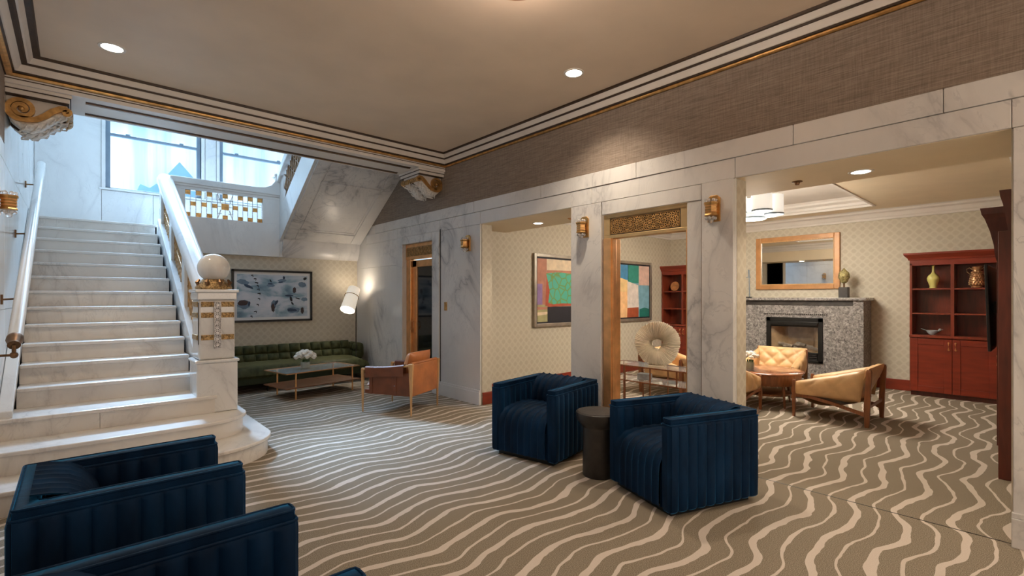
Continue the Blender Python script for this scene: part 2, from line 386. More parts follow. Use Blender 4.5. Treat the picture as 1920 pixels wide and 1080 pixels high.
# marble architrave round the glazed brass door
ar = MB().box((XW-.02, 6.14, 0), (XW+.18, 6.335, 2.45)).box((XW-.02, 7.235, 0), (XW+.18, 7.43, 2.45)).box((XW-.02, 6.335, 2.325), (XW+.18, 7.235, 2.45))
obj('door_surround', ar, 'marble', wr, bevel=.008)
dg = MB().box((XW-.004, 6.118, 0), (XW, 6.138, 2.47))
obj('surround_shadow_joint', dg, 'black_stone', wr)

def lattice(mb, o, u, v, L, Hh, n, rows, t=.009, d=.012):
    """star lattice: o origin, u/v unit vectors, L x Hh panel"""
    o, u, v = Vector(o), Vector(u), Vector(v); cw = L/n; ch = Hh/rows; nrm = u.cross(v).normalized()
    def seg(a, b_):
        A = o+u*a[0]+v*a[1]; B = o+u*b_[0]+v*b_[1]; dd = (B-A).normalized(); w_ = dd.cross(nrm).normalized()*t/2; h_ = nrm*d/2
        mb.loft([[tuple(p+w_+h_), tuple(p-w_+h_), tuple(p-w_-h_), tuple(p+w_-h_)] for p in (A, B)])
    for i in range(n):
        for j in range(rows):
            x, y = i*cw, j*ch
            seg((x, y), (x+cw, y+ch)); seg((x+cw, y), (x, y+ch)); seg((x+cw/2, y), (x+cw/2, y+ch)); seg((x, y+ch/2), (x+cw, y+ch/2))
            c_ = o+u*(x+cw/2)+v*(y+ch/2); r_ = min(cw, ch)*.2
            mb.loft([[tuple(c_+nrm*q*d*.8+(u*math.cos(2*PI*k/8)+v*math.sin(2*PI*k/8))*r_) for k in range(8)] for q in (-.5, 1)])
    for j in range(rows+1): seg((0, j*ch), (L, j*ch))
    for i in range(0, n+1): seg((i*cw, 0), (i*cw, Hh))

# brass framed opening (no leaf): jamb, transom with pierced grille
bf = thing('brass_doorway', 'tall brass-framed open doorway with pierced star grille in its header, between two marble piers', 'doorway', (XW, 2.67, 0))
def rel(o, mb):   # world -> local of an unrotated thing
    for i, p in enumerate(mb.v): mb.v[i] = (p[0]-o.location[0], p[1]-o.location[1], p[2]-o.location[2])
    return mb
obj('jamb', rel(bf, box((XW+.02, 3.04, 0), (XW+.19, 3.135, 2.06)).box((XW+.035, 3.025, 0), (XW+.10, 3.05, 2.06))), 'brass', bf, bevel=.006)
obj('jamb', rel(bf, box((XW+.02, 2.205, 0), (XW+.19, 2.215, 2.06))), 'brass', bf, bevel=.003)
hd = MB().box((XW+.03, 2.205, 2.055), (XW+.12, 3.135, 2.09)).box((XW+.03, 2.205, 2.265), (XW+.12, 3.135, 2.303)).box((XW+.03, 2.205, 2.09), (XW+.12, 2.275, 2.265)).box((XW+.03, 3.06, 2.09), (XW+.12, 3.135, 2.265)).box((XW+.05, 2.27, 2.08), (XW+.11, 3.07, 2.27))
obj('header', rel(bf, hd), 'brass_matte', bf, bevel=.004)
obj('grille_backing', rel(bf, box((XW+.045, 2.28, 2.095), (XW+.05, 3.055, 2.26))), 'black_stone', bf)
g_ = MB(); lattice(g_, (XW+.04, 2.29, 2.105), (0, 1, 0), (0, 0, 1), .755, .145, 10, 2, .009, .012)
obj('grille', rel(bf, g_), 'old_gold', bf)

# brass glazed door by the leather chair
d1 = thing('door_1', None, None, (XW, 6.79, 0), kind='structure')
hd = MB().box((XW+.05, 6.335, 2.075), (XW+.13, 7.235, 2.325))
obj('header', rel(d1, hd), 'brass', d1, bevel=.006)
obj('grille_backing', rel(d1, box((XW+.046, 6.38, 2.125), (XW+.05, 7.19, 2.27))), 'black_stone', d1)
g_ = MB(); lattice(g_, (XW+.042, 6.39, 2.13), (0, 1, 0), (0, 0, 1), .79, .13, 9, 2)
obj('grille', rel(d1, g_), 'old_gold', d1)
obj('door_jamb', rel(d1, box((XW+.06, 7.10, 0), (XW+.18, 7.235, 2.075)).box((XW+.06, 6.335, 0), (XW+.18, 6.37, 2.075))), 'brass', d1, bevel=.006)
lf = MB().box((XW+.10, 6.98, .02), (XW+.15, 7.10, 2.06)).box((XW+.10, 6.37, 1.95), (XW+.15, 7.10, 2.06)).box((XW+.10, 6.37, .02), (XW+.15, 6.46, 2.06)).box((XW+.10, 6.37, .02), (XW+.15, 7.10, .25))
obj('door_leaf_frame', rel(d1, lf), 'brass', d1, bevel=.006)
obj('door_glass', rel(d1, box((XW+.12, 6.45, .24), (XW+.13, 6.99, 1.96))), 'dark_glass', d1)
hh = MB().box((XW+.085, 7.02, .88), (XW+.10, 7.065, 1.12)).tube([(XW+.09, 7.04, 1.07), (XW+.04, 7.04, 1.05), (XW+.03, 7.04, .98), (XW+.05, 7.04, .93), (XW+.09, 7.04, .92)], .012, 8)
obj('door_handle', rel(d1, hh), 'brass', d1, smooth=40)

sw = obj('switch_plate', box((XW-.008, 5.95, 1.26), (XW, 6.02, 1.385)).box((XW-.013, 5.972, 1.30), (XW-.008, 5.998, 1.345)), 'gilt', bevel=.003)
tag(sw, 'small brass switch plate on the marble wall right of the glazed brass door', 'switch')

# ------------------------------------------------------------------ left wall
wl = thing('wall_left', None, None, kind='structure')
obj('wall_core', box((XL-.2, -3.2, 0), (XL-.02, 10.4, 6.4)), 'white_paint', wl)
for y0, y1 in ((-3.2, -1.2), (-1.2, .8), (.8, 2.6), (2.6, 4.3), (4.3, 6.0), (6.0, 7.5), (7.5, 8.95), (8.95, 10.2)):
    zt = 2.764 if y1 <= 6 else 6.4
    for z0, z1 in ((0, 1.35), (1.35, 2.61), (2.61, 2.764)) if y1 <= 6 else ((0, 1.35), (1.35, 2.61), (2.61, 4.4), (4.4, 6.4)):
        slab((XL-.02, y0+.0015, z0+.0015), (XL, y1-.0015, z1-.0015), wl, 'marble_stair')
obj('upper_covering', box((XL-.02, -3.2, 2.766), (XL+.001, 6.0, 3.5)), 'grasscloth', wl)

# ------------------------------------------------------------------ lobby ceiling, cornice, beam
struct('ceiling', box((XL-.2, -3.2, ZC), (XW+.02, YB-.05, ZC+.2)), 'ceiling_paint')
cr = thing('trim_2', None, None, kind='structure')
def ring(prof, mat_, name):
    rings = []
    for d_, z in prof:
        dl = d_*2.1
        rings.append([(XL+dl, -3.2+d_, z), (XW-d_, -3.2+d_, z), (XW-d_, YB-.0-d_, z), (XL+dl, YB-.0-d_, z)])
    mb = MB(); mb.loft(rings, cap=False); return obj(name, mb, mat_, cr)
ring([(-.02, 3.360), (.006, 3.356)], 'dark_gilt', 'dark_line')
ring([(.004, 3.357), (.016, 3.359), (.024, 3.367), (.025, 3.378), (.016, 3.389), (0, 3.394)], 'gilt', 'gilt_bead')
ring([(.0, 3.392), (.024, 3.388), (.030, 3.402)], 'dark_gilt', 'dark_line')
ring([(.021, 3.400), (.034, 3.404), (.040, 3.42), (.046, 3.445), (.052, 3.464)], 'cream_trim', 'cornice_band')
ring([(.050, 3.459), (.063, 3.459), (.068, 3.474)], 'dark_gilt', 'dark_line')
ring([(.062, 3.472), (.074, 3.480), (.080, 3.505), (.088, 3.532)], 'cream_trim', 'cornice_band')
ring([(.085, 3.524), (.104, 3.526), (.108, 3.546)], 'dark_gilt', 'dark_line')
wb = thing('wall_back', None, None, kind='structure')
obj('beam', box((XL, YB, 3.30), (XW, YB+.62, 3.72)), 'white_paint', wb)
obj('beam_upstand', box((XL, YB+.1, 3.72), (XW, YB+.6, 6.4)), 'white_paint', wb)
for y in (6.125, 6.50):
    for dy, mt, zz in ((-.008, 'dark_gilt', 3.2965), (.020, 'bronze', 3.290), (.048, 'dark_gilt', 3.2965)):
        obj('reeded_inlay', box((.085, y+dy, zz), (3.57, y+dy+.028, 3.302)), mt, wb)
obj('beam_fascia_line', box((XL, YB-.003, 3.335), (XW, YB, 3.343)), 'dark_gilt', wb)

# ------------------------------------------------------------------ corbels (scroll consoles) under the beam ends
def corbel(x0, sx, label):
    t = thing('scroll_corbel', label, 'corbel', (x0, 6.31, 3.30), 0, 'gilded scroll corbels under the beam')
    L = .43
    ab = MB().box((0, -.29, -.03), (L, .29, 0)).box((0, -.275, -.075), (L-.015, .275, -.036))
    obj('abacus', rel0(ab, sx), 'cream_trim', t, bevel=.004)
    obj('dark_fillet', rel0(MB().box((0, -.283, -.036), (L-.007, .283, -.03)).box((0, -.27, -.081), (L-.02, .27, -.075)), sx), 'dark_gilt', t)
    # S curve centreline in (x,z): big volute at the wall, small one at the tip
    cs = []
    c1, r1 = (.10, -.185), .085
    for k in range(22):
        a = R(-90-20)-R(360)*(1.35)*(1-k/21) if False else 0
    def body(yc, wd, mat_):
        path = []
        pts = [(.03, -.30), (.10, -.345), (.17, -.34), (.23, -.305), (.28, -.255), (.325, -.215), (.37, -.20), (.40, -.19)]
        mb = MB(); rings = []
        for i, (px, pz) in enumerate(pts):
            hh_ = (.028, .045, .055, .055, .05, .045, .035, .02)[i]; ww_ = wd*(.75, .95, 1, 1, .95, .9, .8, .6)[i]
            rings.append([(px, yc+ww_*math.cos(2*PI*k/14), pz+.03+hh_*math.sin(2*PI*k/14)) for k in range(14)])
        mb.loft(rings)
        for i in range(1, 7):      # acanthus leaf ridges
            px, pz = pts[i]
            for sgn in (-1, 1): mb.tube([(px-.02, yc+sgn*wd*.2, pz-.025), (px+.015, yc+sgn*wd*.75, pz-.008), (px+.035, yc+sgn*wd*.98, pz+.03)], [.007, .009, .004], 6)
        obj('leaf_lobe', rel0(mb, sx), mat_, t, smooth=50)
    body(-.12, .105, 'gold_leaf_white'); body(.12, .105, 'gold_leaf_white')
    core_ = MB().prism([(0, -.08), (.40, -.08), (.385, -.15), (.31, -.18), (.24, -.25), (.17, -.30), (.08, -.31), (.015, -.26), (0, -.2)], 'y', -.2, .2)
    obj('core', rel0(core_, sx), 'cream_trim', t, bevel=.004)
    obj('centre_groove', rel0(MB().prism([(.02, -.25), (.385, -.13), (.385, -.185), (.31, -.215), (.24, -.285), (.17, -.335), (.08, -.345), (.02, -.30)], 'y', -.014, .014), sx), 'dark_gilt', t)
    for y in (-.215, .215):
        mb = MB(); path = []
        for k in range(40):                                     # wall volute
            a = R(250)-R(360*1.9)*(1-k/39) ; rr = .012+.082*(k/39)**.8
            path.append((.10+rr*math.cos(a), y, -.185+rr*math.sin(a)))
        path += [(.13, y, -.272), (.19, y, -.262), (.25, y, -.215), (.30, y, -.16), (.35, y, -.125), (.39, y, -.118)]
        for k in range(18):
            a = R(80)-R(400)*(k/17); rr = .034*(1-k/17*.75)
            path.append((.392+rr*math.cos(a), y, -.15+rr*math.sin(a)))
        # ribbon
        rings = []
        for i, p in enumerate(path):
            q = path[min(i+1, len(path)-1)]; o_ = path[max(i-1, 0)]; dx, dz = q[0]-o_[0], q[2]-o_[2]; l_ = math.hypot(dx, dz) or 1
            nx, nz = -dz/l_, dx/l_; wdt = .017 if i < 36 else .024 if i < 46 else .012
            rings.append([(p[0]+nx*wdt, y-.018, p[2]+nz*wdt), (p[0]+nx*wdt, y+.018, p[2]+nz*wdt), (p[0]-nx*wdt, y+.018, p[2]-nz*wdt), (p[0]-nx*wdt, y-.018, p[2]-nz*wdt)])
        mb.loft(rings)
        mb.sphere((.10, y-.015 if y < 0 else y+.015, -.185), .022, 10, 6)
        obj('gilded_scroll', rel0(mb, sx), 'gilt', t, smooth=40)
    for y0, y1 in ((-.20, -.02), (.02, .20)):
        mb = MB(); n = 7
        for k in range(n):
            yy_ = y0+(y1-y0)*(k+.5)/n; wv = (y1-y0)/n
            mb.T = Matrix.Translation((.405, yy_, -.15)) @ Matrix.Rotation(R(90), 4, 'X')
            mb.lathe([(.020, -wv/2), (.034, -wv*.25), (.034, wv*.25), (.020, wv/2)], 12)
        mb.T = Matrix()
        obj('reeded_roll', rel0(mb, sx), 'ornate_gold', t, smooth=50)
    return t
def rel0(mb, sx):
    if sx < 0: mb.v = [(-p[0], p[1], p[2]) for p in mb.v]
    return mb
corbel(XL, 1, 'gilded and cream scroll corbel on the left marble wall at the stair')
corbel(XW, -1, 'gilded and cream scroll corbel at the ceiling corner on the right wall')

# ------------------------------------------------------------------ stair hall shell
for nm in ('trim_3',):
    t3 = thing(nm, None, None, kind='structure')
# back window wall
WX = [(.38, 1.70), (1.985, 3.30)]; WZ0, WZ1 = 3.215, 5.2
wbk = thing('wall_far', None, None, kind='structure')
segs = [(XL-.2, .38), (1.70, 1.985), (3.30, XW+.2)]
for x0, x1 in segs: obj('wall_core', box((x0, YBK+.02, 0), (x1, YBK+.3, 6.4)), 'white_paint', wbk)
obj('wall_core', box((.38, YBK+.02, 0), (3.30, YBK+.3, WZ0)).box((.38, YBK+.02, WZ1), (3.30, YBK+.3, 6.4)), 'white_paint', wbk)
for a, b_, c_, d_ in ((XL, .33, 2.54, 4.35), (XL, .33, 4.353, 6.4), (1.76, 1.93, 3.19, 5.3), (3.36, XW, 3.19, 6.4), (XL, .33, 2.0, 2.538),
                      (.333, 1.0, 2.54, 3.18), (1.003, 1.85, 2.54, 3.18), (1.853, 3.0, 2.54, 3.18), (3.003, XW, 2.54, 3.188), (.333, 1.94, 5.303, 6.4), (1.943, 3.36, 5.303, 6.4)):
    slab((a+.0015, YBK, c_+.0015), (b_-.0015, YBK+.02, d_-.0015), wbk, 'marble_stair')
for x0, x1 in WX:
    fr_ = MB().box((x0-.05, YBK-.012, WZ0-.0), (x0, YBK+.14, WZ1+.05)).box((x1, YBK-.012, WZ0), (x1+.05, YBK+.14, WZ1+.05)).box((x0-.05, YBK-.012, WZ1), (x1+.05, YBK+.14, WZ1+.05))
    obj('window_surround', fr_, 'marble_stair', wbk, bevel=.005)
obj('sill', box((.30, YBK-.035, 3.185), (3.40, YBK+.14, 3.215)), 'marble_stair', wbk, bevel=.005)
for i, (x0, x1) in enumerate(WX):
    wn_ = thing('window_%d' % (i+1), None, None, ((x0+x1)/2, YBK+.12, WZ0), kind='structure')
    y0, y1 = YBK+.06, YBK+.13
    f_ = MB().box((x0, y0, WZ0), (x0+.065, y1, WZ1)).box((x1-.065, y0, WZ0), (x1, y1, WZ1)).box((x0, y0, WZ0), (x1, y1, WZ0+.03)).box((x0, y0, WZ1-.06), (x1, y1, WZ1))
    obj('window_frame', rel(wn_, f_), 'steel_frame', wn_, bevel=.004)
    obj('sash_rail', rel(wn_, box((x0+.06, y0+.005, 4.09), (x1-.06, y1-.01, 4.135))), 'steel_frame', wn_, bevel=.004)
    for k in (.22, .78): obj('sash_lock', rel(wn_, MB().box((x0+(x1-x0)*k-.03, y0-.012, 4.135), (x0+(x1-x0)*k+.03, y0+.02, 4.155))), 'steel_frame', wn_, bevel=.004)
    obj('pane', rel(wn_, box((x0+.06, y1-.04, WZ0+.03), (x1-.06, y1-.034, 4.1))), 'window_glass', wn_)
    obj('pane', rel(wn_, box((x0+.06, y1-.03, 4.13), (x1-.06, y1-.024, WZ1-.05))), 'window_glass', wn_)
obj('stair_hall_ceiling', box((XL-.2, YB+.1, 6.4), (XW+.2, YBK+.3, 6.6)), 'white_paint', t3)
# wall behind the sofa
ws = struct('wall_sofa', box((.96, 9.0, 0), (XW+.02, 9.1, 2.2)), 'wallpaper')
struct('baseboard_sofa', box((1.12, 8.985, 0), (XW-.0, 9.0, .14)), 'cherry_red', bevel=.004)

# ------------------------------------------------------------------ staircase
RS, TR = .1693, .2865
def Yn(n): return {1: 4.60, 2: 5.0, 3: 5.40}.get(n, 5.85+TR*(n-4))
stc = thing('staircase', 'wide white marble staircase rising from the carpet to a window landing', 'staircase', (.3, 5.5, 0))
def curve_step(y0, xr, yend, rad):
    pts = [(XL+.005, yend), (XL+.005, y0+.02)]
    xs = xr-rad
    pts += [(XL+.3, y0), (xs, y0)]
    for k in range(1, 13):
        a = -PI/2+k*PI/2/12; pts.append((xs+rad*math.cos(a)**1.0, y0+rad*.85*(1+math.sin(a))))
    pts.append((xr, yend)); return pts
def inset(pts, d): # crude inset of the step outline for the riser
    out = []
    n = len(pts)
    for i, (x, y) in enumerate(pts):
        ax, ay = pts[i-1]; bx, by = pts[(i+1) % n]; dx, dy = bx-ax, by-ay; l_ = math.hypot(dx, dy) or 1
        out.append((max(XL+.005, x-dy/l_*d), y+dx/l_*d if i not in (0, n-1) else y))
    return out
p1 = curve_step(4.60, 1.42, 5.95, .62); p2 = curve_step(5.0, 1.27, 5.9, .45)
for n, pp in ((1, p1), (2, p2)):
    z = RS*n
    obj('tread', rel(stc, MB().prism(pp, 'z', z-.034, z)), 'marble_step', stc, smooth=30, bevel=.010, seg=3)
    obj('riser', rel(stc, MB().prism(inset(pp, .028), 'z', z-RS, z-.034)), 'marble_step', stc, smooth=30)
for n in range(3, 16):
    z = RS*n; x1 = 1.035 if n == 3 else .915
    y0 = Yn(n); y1 = Yn(n+1)+.03 if n < 15 else YBK
    x0 = XL+.08 if n > 3 else XL+.005
    if n == 15:
        obj('tread', rel(stc, box((XL+.08, y0, z-.034), (.93, y0+.32, z))), 'marble_step', stc, bevel=.010, seg=3)
    else: obj('tread', rel(stc, box((x0, y0, z-.034), (x1, y1, z))), 'marble_step', stc, bevel=.010, seg=3)
    if n == 3:
        obj('riser', rel(stc, box((x0, y0+.028, z-RS), (.165, y0+.5, z-.034))), 'marble_step', stc)
        obj('riser', rel(stc, box((.168, y0+.028, z-RS), (x1-.02, y0+.5, z-.034))), 'marble_step', stc)
    else: obj('riser', rel(stc, box((x0, y0+.026, z-RS), (x1-.005, y0+.06, z-.034))), 'marble_step', stc)
# sloped marble skirts and understructure
zl = lambda y: RS*4+(y-5.85)*RS/TR
obj('left_skirt', rel(stc, MB().prism([(5.45, .5), (9.2, 2.5), (9.2, zl(9.0)+.06), (8.98, zl(8.98)+.10), (5.45, zl(5.45)+.12)], 'x', XL+.002, XL+.085)), 'marble_stair', stc, bevel=.006)
obj('outer_string', rel(stc, MB().prism([(5.78, 0), (8.93, 0), (8.93, zl(8.93)+.13), (5.78, zl(5.78)+.13)], 'x', .93, 1.11)), 'marble_stair', stc, bevel=.008)
# landing and balcony
lan = MB().box((XL, 9.28, 2.42), (XW, YBK, 2.54)).box((.93, 9.03, 2.15), (XW, 9.3, 2.54))
obj('landing', rel(stc, lan), 'marble_stair', stc)
# balustrade along the flight
bal = thing('stair_balustrade', 'marble stair balustrade with broad sloping handrail and gilded fretwork panels', 'balustrade', (1.03, 5.8, .68))
zr = lambda y: 1.535+(y-5.8)*.556          # top of handrail
rl = MB()
def rail_ring(y, z, w_=.098, h_=.085):
    prof = [(-w_, -.7*h_), (-w_, .35*h_), (-w_*.8, .72*h_), (-w_*.4, .95*h_), (0, h_), (w_*.4, .95*h_), (w_*.8, .72*h_), (w_, .35*h_), (w_, -.7*h_), (w_*.8, -h_), (-w_*.8, -h_)]
    return [(1.03+a, y, z-h_+b_) for a, b_ in prof]
rl.loft([rail_ring(5.74, zr(5.74)-.005), rail_ring(7.4, zr(7.4)), rail_ring(8.85, zr(8.85)), rail_ring(8.95, zr(8.93)+.035), rail_ring(9.06, zr(8.95)+.03)])
obj('handrail', rel(bal, rl), 'marble_stair', bal, smooth=40)
obj('under_rail', rel(bal, MB().prism([(5.78, zr(5.78)-.24), (8.93, zr(8.93)-.24), (8.93, zr(8.93)-.14), (5.78, zr(5.78)-.14)], 'x', .965, 1.095)), 'marble_stair', bal, bevel=.004)
posts = [5.86, 6.85, 7.86, 8.87]
for y in posts:
    obj('post', rel(bal, MB().prism([(y-.09, zl(y-.09)+.12), (y+.09, zl(y+.09)+.12), (y+.09, zr(y+.09)-.2), (y-.09, zr(y-.09)-.2)], 'x', .955, 1.10)), 'marble_stair', bal, bevel=.006)
for i in range(3):
    ya, yb = posts[i]+.09, posts[i+1]-.09
    mb = MB(); n = 5; xx_ = 1.0
    for k in range(n):
        a0 = ya+(yb-ya)*k/n; a1 = ya+(yb-ya)*(k+1)/n
        for f0, f1 in ((0, .5), (.5, 1)):
            def pt(y, f): lo_ = zl(y)+.13; hi = zr(y)-.24; return (xx_, y, lo_+(hi-lo_)*f)
            mb.bar(pt(a0, f0), pt(a1, f1), .022, .014); mb.bar(pt(a0, f1), pt(a1, f0), .022, .014)
            am = (a0+a1)/2; mb.bar(pt(am, f0), pt(am, f1), .02, .014); mb.bar(pt(a0, (f0+f1)/2), pt(a1, (f0+f1)/2), .02, .014)
        mb.bar(pt(a0, 0), pt(a0, 1), .022, .02)
    mb.bar(pt(ya, .5), pt(yb, .5), .03, .02); mb.bar(pt(yb, 0), pt(yb, 1), .022, .02)
    obj('fretwork_panel', rel(bal, mb), 'old_gold', bal)
# newel
nw = thing('newel_post', 'square marble newel with gilt bands and silver lattice strip, capped by a stone ball', 'newel', (1.04, 5.62, .34))
obj('pedestal', rel(nw, box((.865, 5.43, .339), (1.215, 5.80, .82)).box((.85, 5.415, .82), (1.23, 5.80, .85))), 'marble_stair', nw, bevel=.012, seg=3)
obj('shaft', rel(nw, box((.885, 5.45, .85), (1.195, 5.78, 1.43))), 'marble_stair', nw, bevel=.02, seg=3)
obj('cap', rel(nw, box((.872, 5.437, 1.43), (1.208, 5.79, 1.50)).box((.855, 5.42, 1.50), (1.225, 5.80, 1.53))), 'marble_stair', nw, bevel=.008)
obj('groove', rel(nw, box((.883, 5.455, 1.0), (.8865, 5.475, 1.40))), 'black_stone', nw)
for z in (1.36, 1.255, 1.04):
    for (a, b_) in (((.905, 5.441, z), (1.01, 5.455, z+.05)), ((1.07, 5.441, z), (1.185, 5.455, z+.05)), ((.877, 5.49, z), (.89, 5.74, z+.05))):
        obj('gilt_band', rel(nw, box(a, b_)), 'ornate_gold', nw, bevel=.003)
mb = MB(); lattice(mb, (1.015, 5.436, .965), (1, 0, 0), (0, 0, 1), .052, .44, 1, 8, .008, .012)
obj('strip_backing', rel(nw, box((1.012, 5.442, .96), (1.07, 5.452, 1.41))), 'black_stone', nw)
obj('lattice_strip', rel(nw, mb), 'silver_lattice', nw)
obj('ball_collar', rel(nw, MB().lathe([(.155, 0), (.16, .02), (.15, .04), (.14, .05), (.125, .075), (.10, .10)], 28, (1.04, 5.61, 1.53))), 'ornate_gold', nw, smooth=40)
mb = MB()
for k in range(8):
    a = 2*PI*k/8+.2; mb.tube([(1.04+.14*math.cos(a), 5.61+.14*math.sin(a), 1.565), (1.04+.15*math.cos(a), 5.61+.15*math.sin(a), 1.60), (1.04+.13*math.cos(a), 5.61+.13*math.sin(a), 1.63)], [.012, .02, .008], 6)
obj('collar_leaves', rel(nw, mb), 'bronze', nw, smooth=40)
obj('ball', rel(nw, MB().sphere((1.04, 5.61, 1.745), .142, 32, 20)), 'marble_stair', nw, smooth=60)

# balcony balustrade and second flight
bc = thing('landing_balustrade', 'marble balcony front of the landing with a grille of gilt blocks and thin bars', 'balustrade', (1.85, 8.97, 2.15))
gx0, gx1, gz0, gz1 = 1.275, 2.375, 2.71, 3.12
fa = MB().box((1.10, 8.93, 2.15), (2.64, 9.03, gz0)).box((1.10, 8.93, gz0), (gx0, 9.03, gz1)).box((gx1, 8.93, gz0), (2.64, 9.03, gz1)).box((1.10, 8.93, gz1), (2.64, 9.03, 3.2))
obj('parapet', rel(bc, fa), 'marble_stair', bc, bevel=.003)
cp = MB()
cpts = [(1.08, 3.30), (2.25, 3.30), (2.40, 3.315), (2.50, 3.36), (2.56, 3.44), (2.58, 3.54), (2.70, 3.54), (2.70, 3.20), (1.08, 3.20)]
cp.prism(cpts, 'y', 8.90, 9.06); cp.prism([(x, z-.02) if z > 3.25 else (x, z-.035) for x, z in cpts], 'y', 8.915, 9.045)
obj('coping', rel(bc, cp), 'marble_stair', bc, bevel=.012, seg=2)
obj('coping_end', rel(bc, box((2.55, 8.89, 3.52), (2.72, 9.07, 3.57))), 'marble_stair', bc, bevel=.008)
n = 9
bars = MB(); blk = []
cw = (gx1-gx0)/15
y = 8.98
cols = [0, 1, 2, 3, 4, 5, None, None, None, 9, 10, 11, 12, 13, 14]
for i in range(16):
    if 6 < i < 9: continue
    bars.bar((gx0+i*cw, y, gz0), (gx0+i*cw, y, gz1), .009, .012)
cx_, cz_ = (gx0+gx1)/2, (gz0+gz1)/2
for dx, dz in ((-1, -1), (1, -1), (-1, 1), (1, 1)):
    bars.bar((cx_+dx*.06, y, cz_+dz*.05), (cx_+dx*1.5*cw, y, cz_+dz*.2), .01, .012)
    bars.bar((cx_+dx*.05, y, cz_+dz*.11), (cx_+dx*1.5*cw, y, cz_+dz*.11), .008, .012); bars.bar((cx_+dx*.11, y, cz_-.11), (cx_+dx*.11, y, cz_+.11), .008, .012)
bars.bar((cx_, y, gz0), (cx_, y, gz1), .01, .012); bars.bar((gx0+6*cw, y, cz_), (gx0+9*cw, y, cz_), .01, .012)
obj('grille_bars', rel(bc, bars), 'silver_lattice', bc)
for i in range(15):
    xa = gx0+(i+.5)*cw
    if 6 <= i <= 8: continue
    if i % 2 == 0: zs = (gz0+.035, gz1-.035)
    else: zs = (cz_,)
    for z in zs: obj('gilt_block', rel(bc, MB().cbox((xa, y, z), (cw*.96, .03, .065))), 'gilt', bc, bevel=.003)
obj('gilt_block', rel(bc, MB().cbox((cx_, y, cz_), (.105, .04, .10))), 'gilt', bc, bevel=.004)
for z in (gz0+.035, gz1-.035): obj('gilt_block', rel(bc, MB().cbox((cx_, y, z), (cw, .03, .065))), 'gilt', bc, bevel=.003)

zs = lambda y: 2.405+.64*(8.95-y)
f2 = thing('upper_flight', 'upper marble stair flight climbing over the sofa, seen from below with panelled soffit', 'staircase', (3.35, 8.0, 2.15))
so = MB().prism([(9.03, 2.15), (8.99, 2.15), (8.94, 2.20), (8.90, 2.30), (8.86, 2.46), (6.62, zs(6.62)), (6.62, zs(6.62)+.28), (9.03, zs(8.95)+.15)], 'x', 2.68, XW-.002)
obj('soffit', rel(f2, so), 'marble', f2, smooth=35)
for x0, x1, ya, yb in ((2.68, 2.86, 6.62, 8.84), (3.86, XW-.002, 6.62, 8.84), (2.86, 3.86, 8.64, 8.84), (2.86, 3.86, 7.6, 7.66)):
    pz = MB().prism([(yb, zs(yb)-.002), (yb, zs(yb)-.022), (ya, zs(ya)-.022), (ya, zs(ya)-.002)], 'x', x0+.002, x1-.002)
    obj('soffit_border', rel(f2, pz), 'marble', f2, bevel=.006)
for xa, xb, ya, yb in ((2.88, 2.90, 6.62, 8.62), (3.82, 3.84, 6.62, 8.62), (2.90, 3.82, 8.60, 8.62)):
    pz = MB().prism([(yb, zs(yb)-.002), (yb, zs(yb)-.014), (ya, zs(ya)-.014), (ya, zs(ya)-.002)], 'x', xa, xb)
    obj('soffit_moulding', rel(f2, pz), 'marble', f2, bevel=.003)
ga, gb = .52, .98
def sl(y0, y1, a, b_, x0=2.60, x1=2.70): return MB().prism([(y1, zs(y1)+a), (y0, zs(y0)+a), (y0, zs(y0)+b_), (y1, zs(y1)+b_)], 'x', x0, x1)
st_ = MB().prism([(8.96, 2.15), (8.96, zs(8.96)+ga), (6.62, zs(6.62)+ga), (6.62, zs(6.62)), (8.93, zs(8.93))], 'x', 2.635, 2.70)
obj('string', rel(f2, st_), 'marble_stair', f2, bevel=.005)
obj('string_post', rel(f2, sl(8.72, 8.93, ga-.01, gb+.02, 2.637, 2.70)), 'marble_stair', f2, bevel=.004)
obj('string_post', rel(f2, sl(7.62, 7.78, ga-.01, gb+.02, 2.637, 2.70)), 'marble_stair', f2, bevel=.004)
obj('upper_rail', rel(f2, sl(6.62, 8.98, gb, gb+.16, 2.58, 2.76)), 'marble_stair', f2, bevel=.02, seg=3)
mb = MB()
for ya, yb in ((7.78, 8.72), (6.7, 7.62)):
    n = 5
    for k in range(n):
        a0 = ya+(yb-ya)*k/n; a1 = ya+(yb-ya)*(k+1)/n
        for f0, f1 in ((0, .5), (.5, 1)):
            def pt(y, f): return (2.665, y, zs(y)+ga+(gb-ga)*f)
            mb.bar(pt(a0, f0), pt(a1, f1), .024, .014); mb.bar(pt(a0, f1), pt(a1, f0), .024, .014); mb.bar(pt((a0+a1)/2, f0), pt((a0+a1)/2, f1), .02, .014)
        mb.bar(pt(a0, 0), pt(a0, 1), .022, .02)
obj('fretwork_panel', rel(f2, mb), 'bronze', f2)

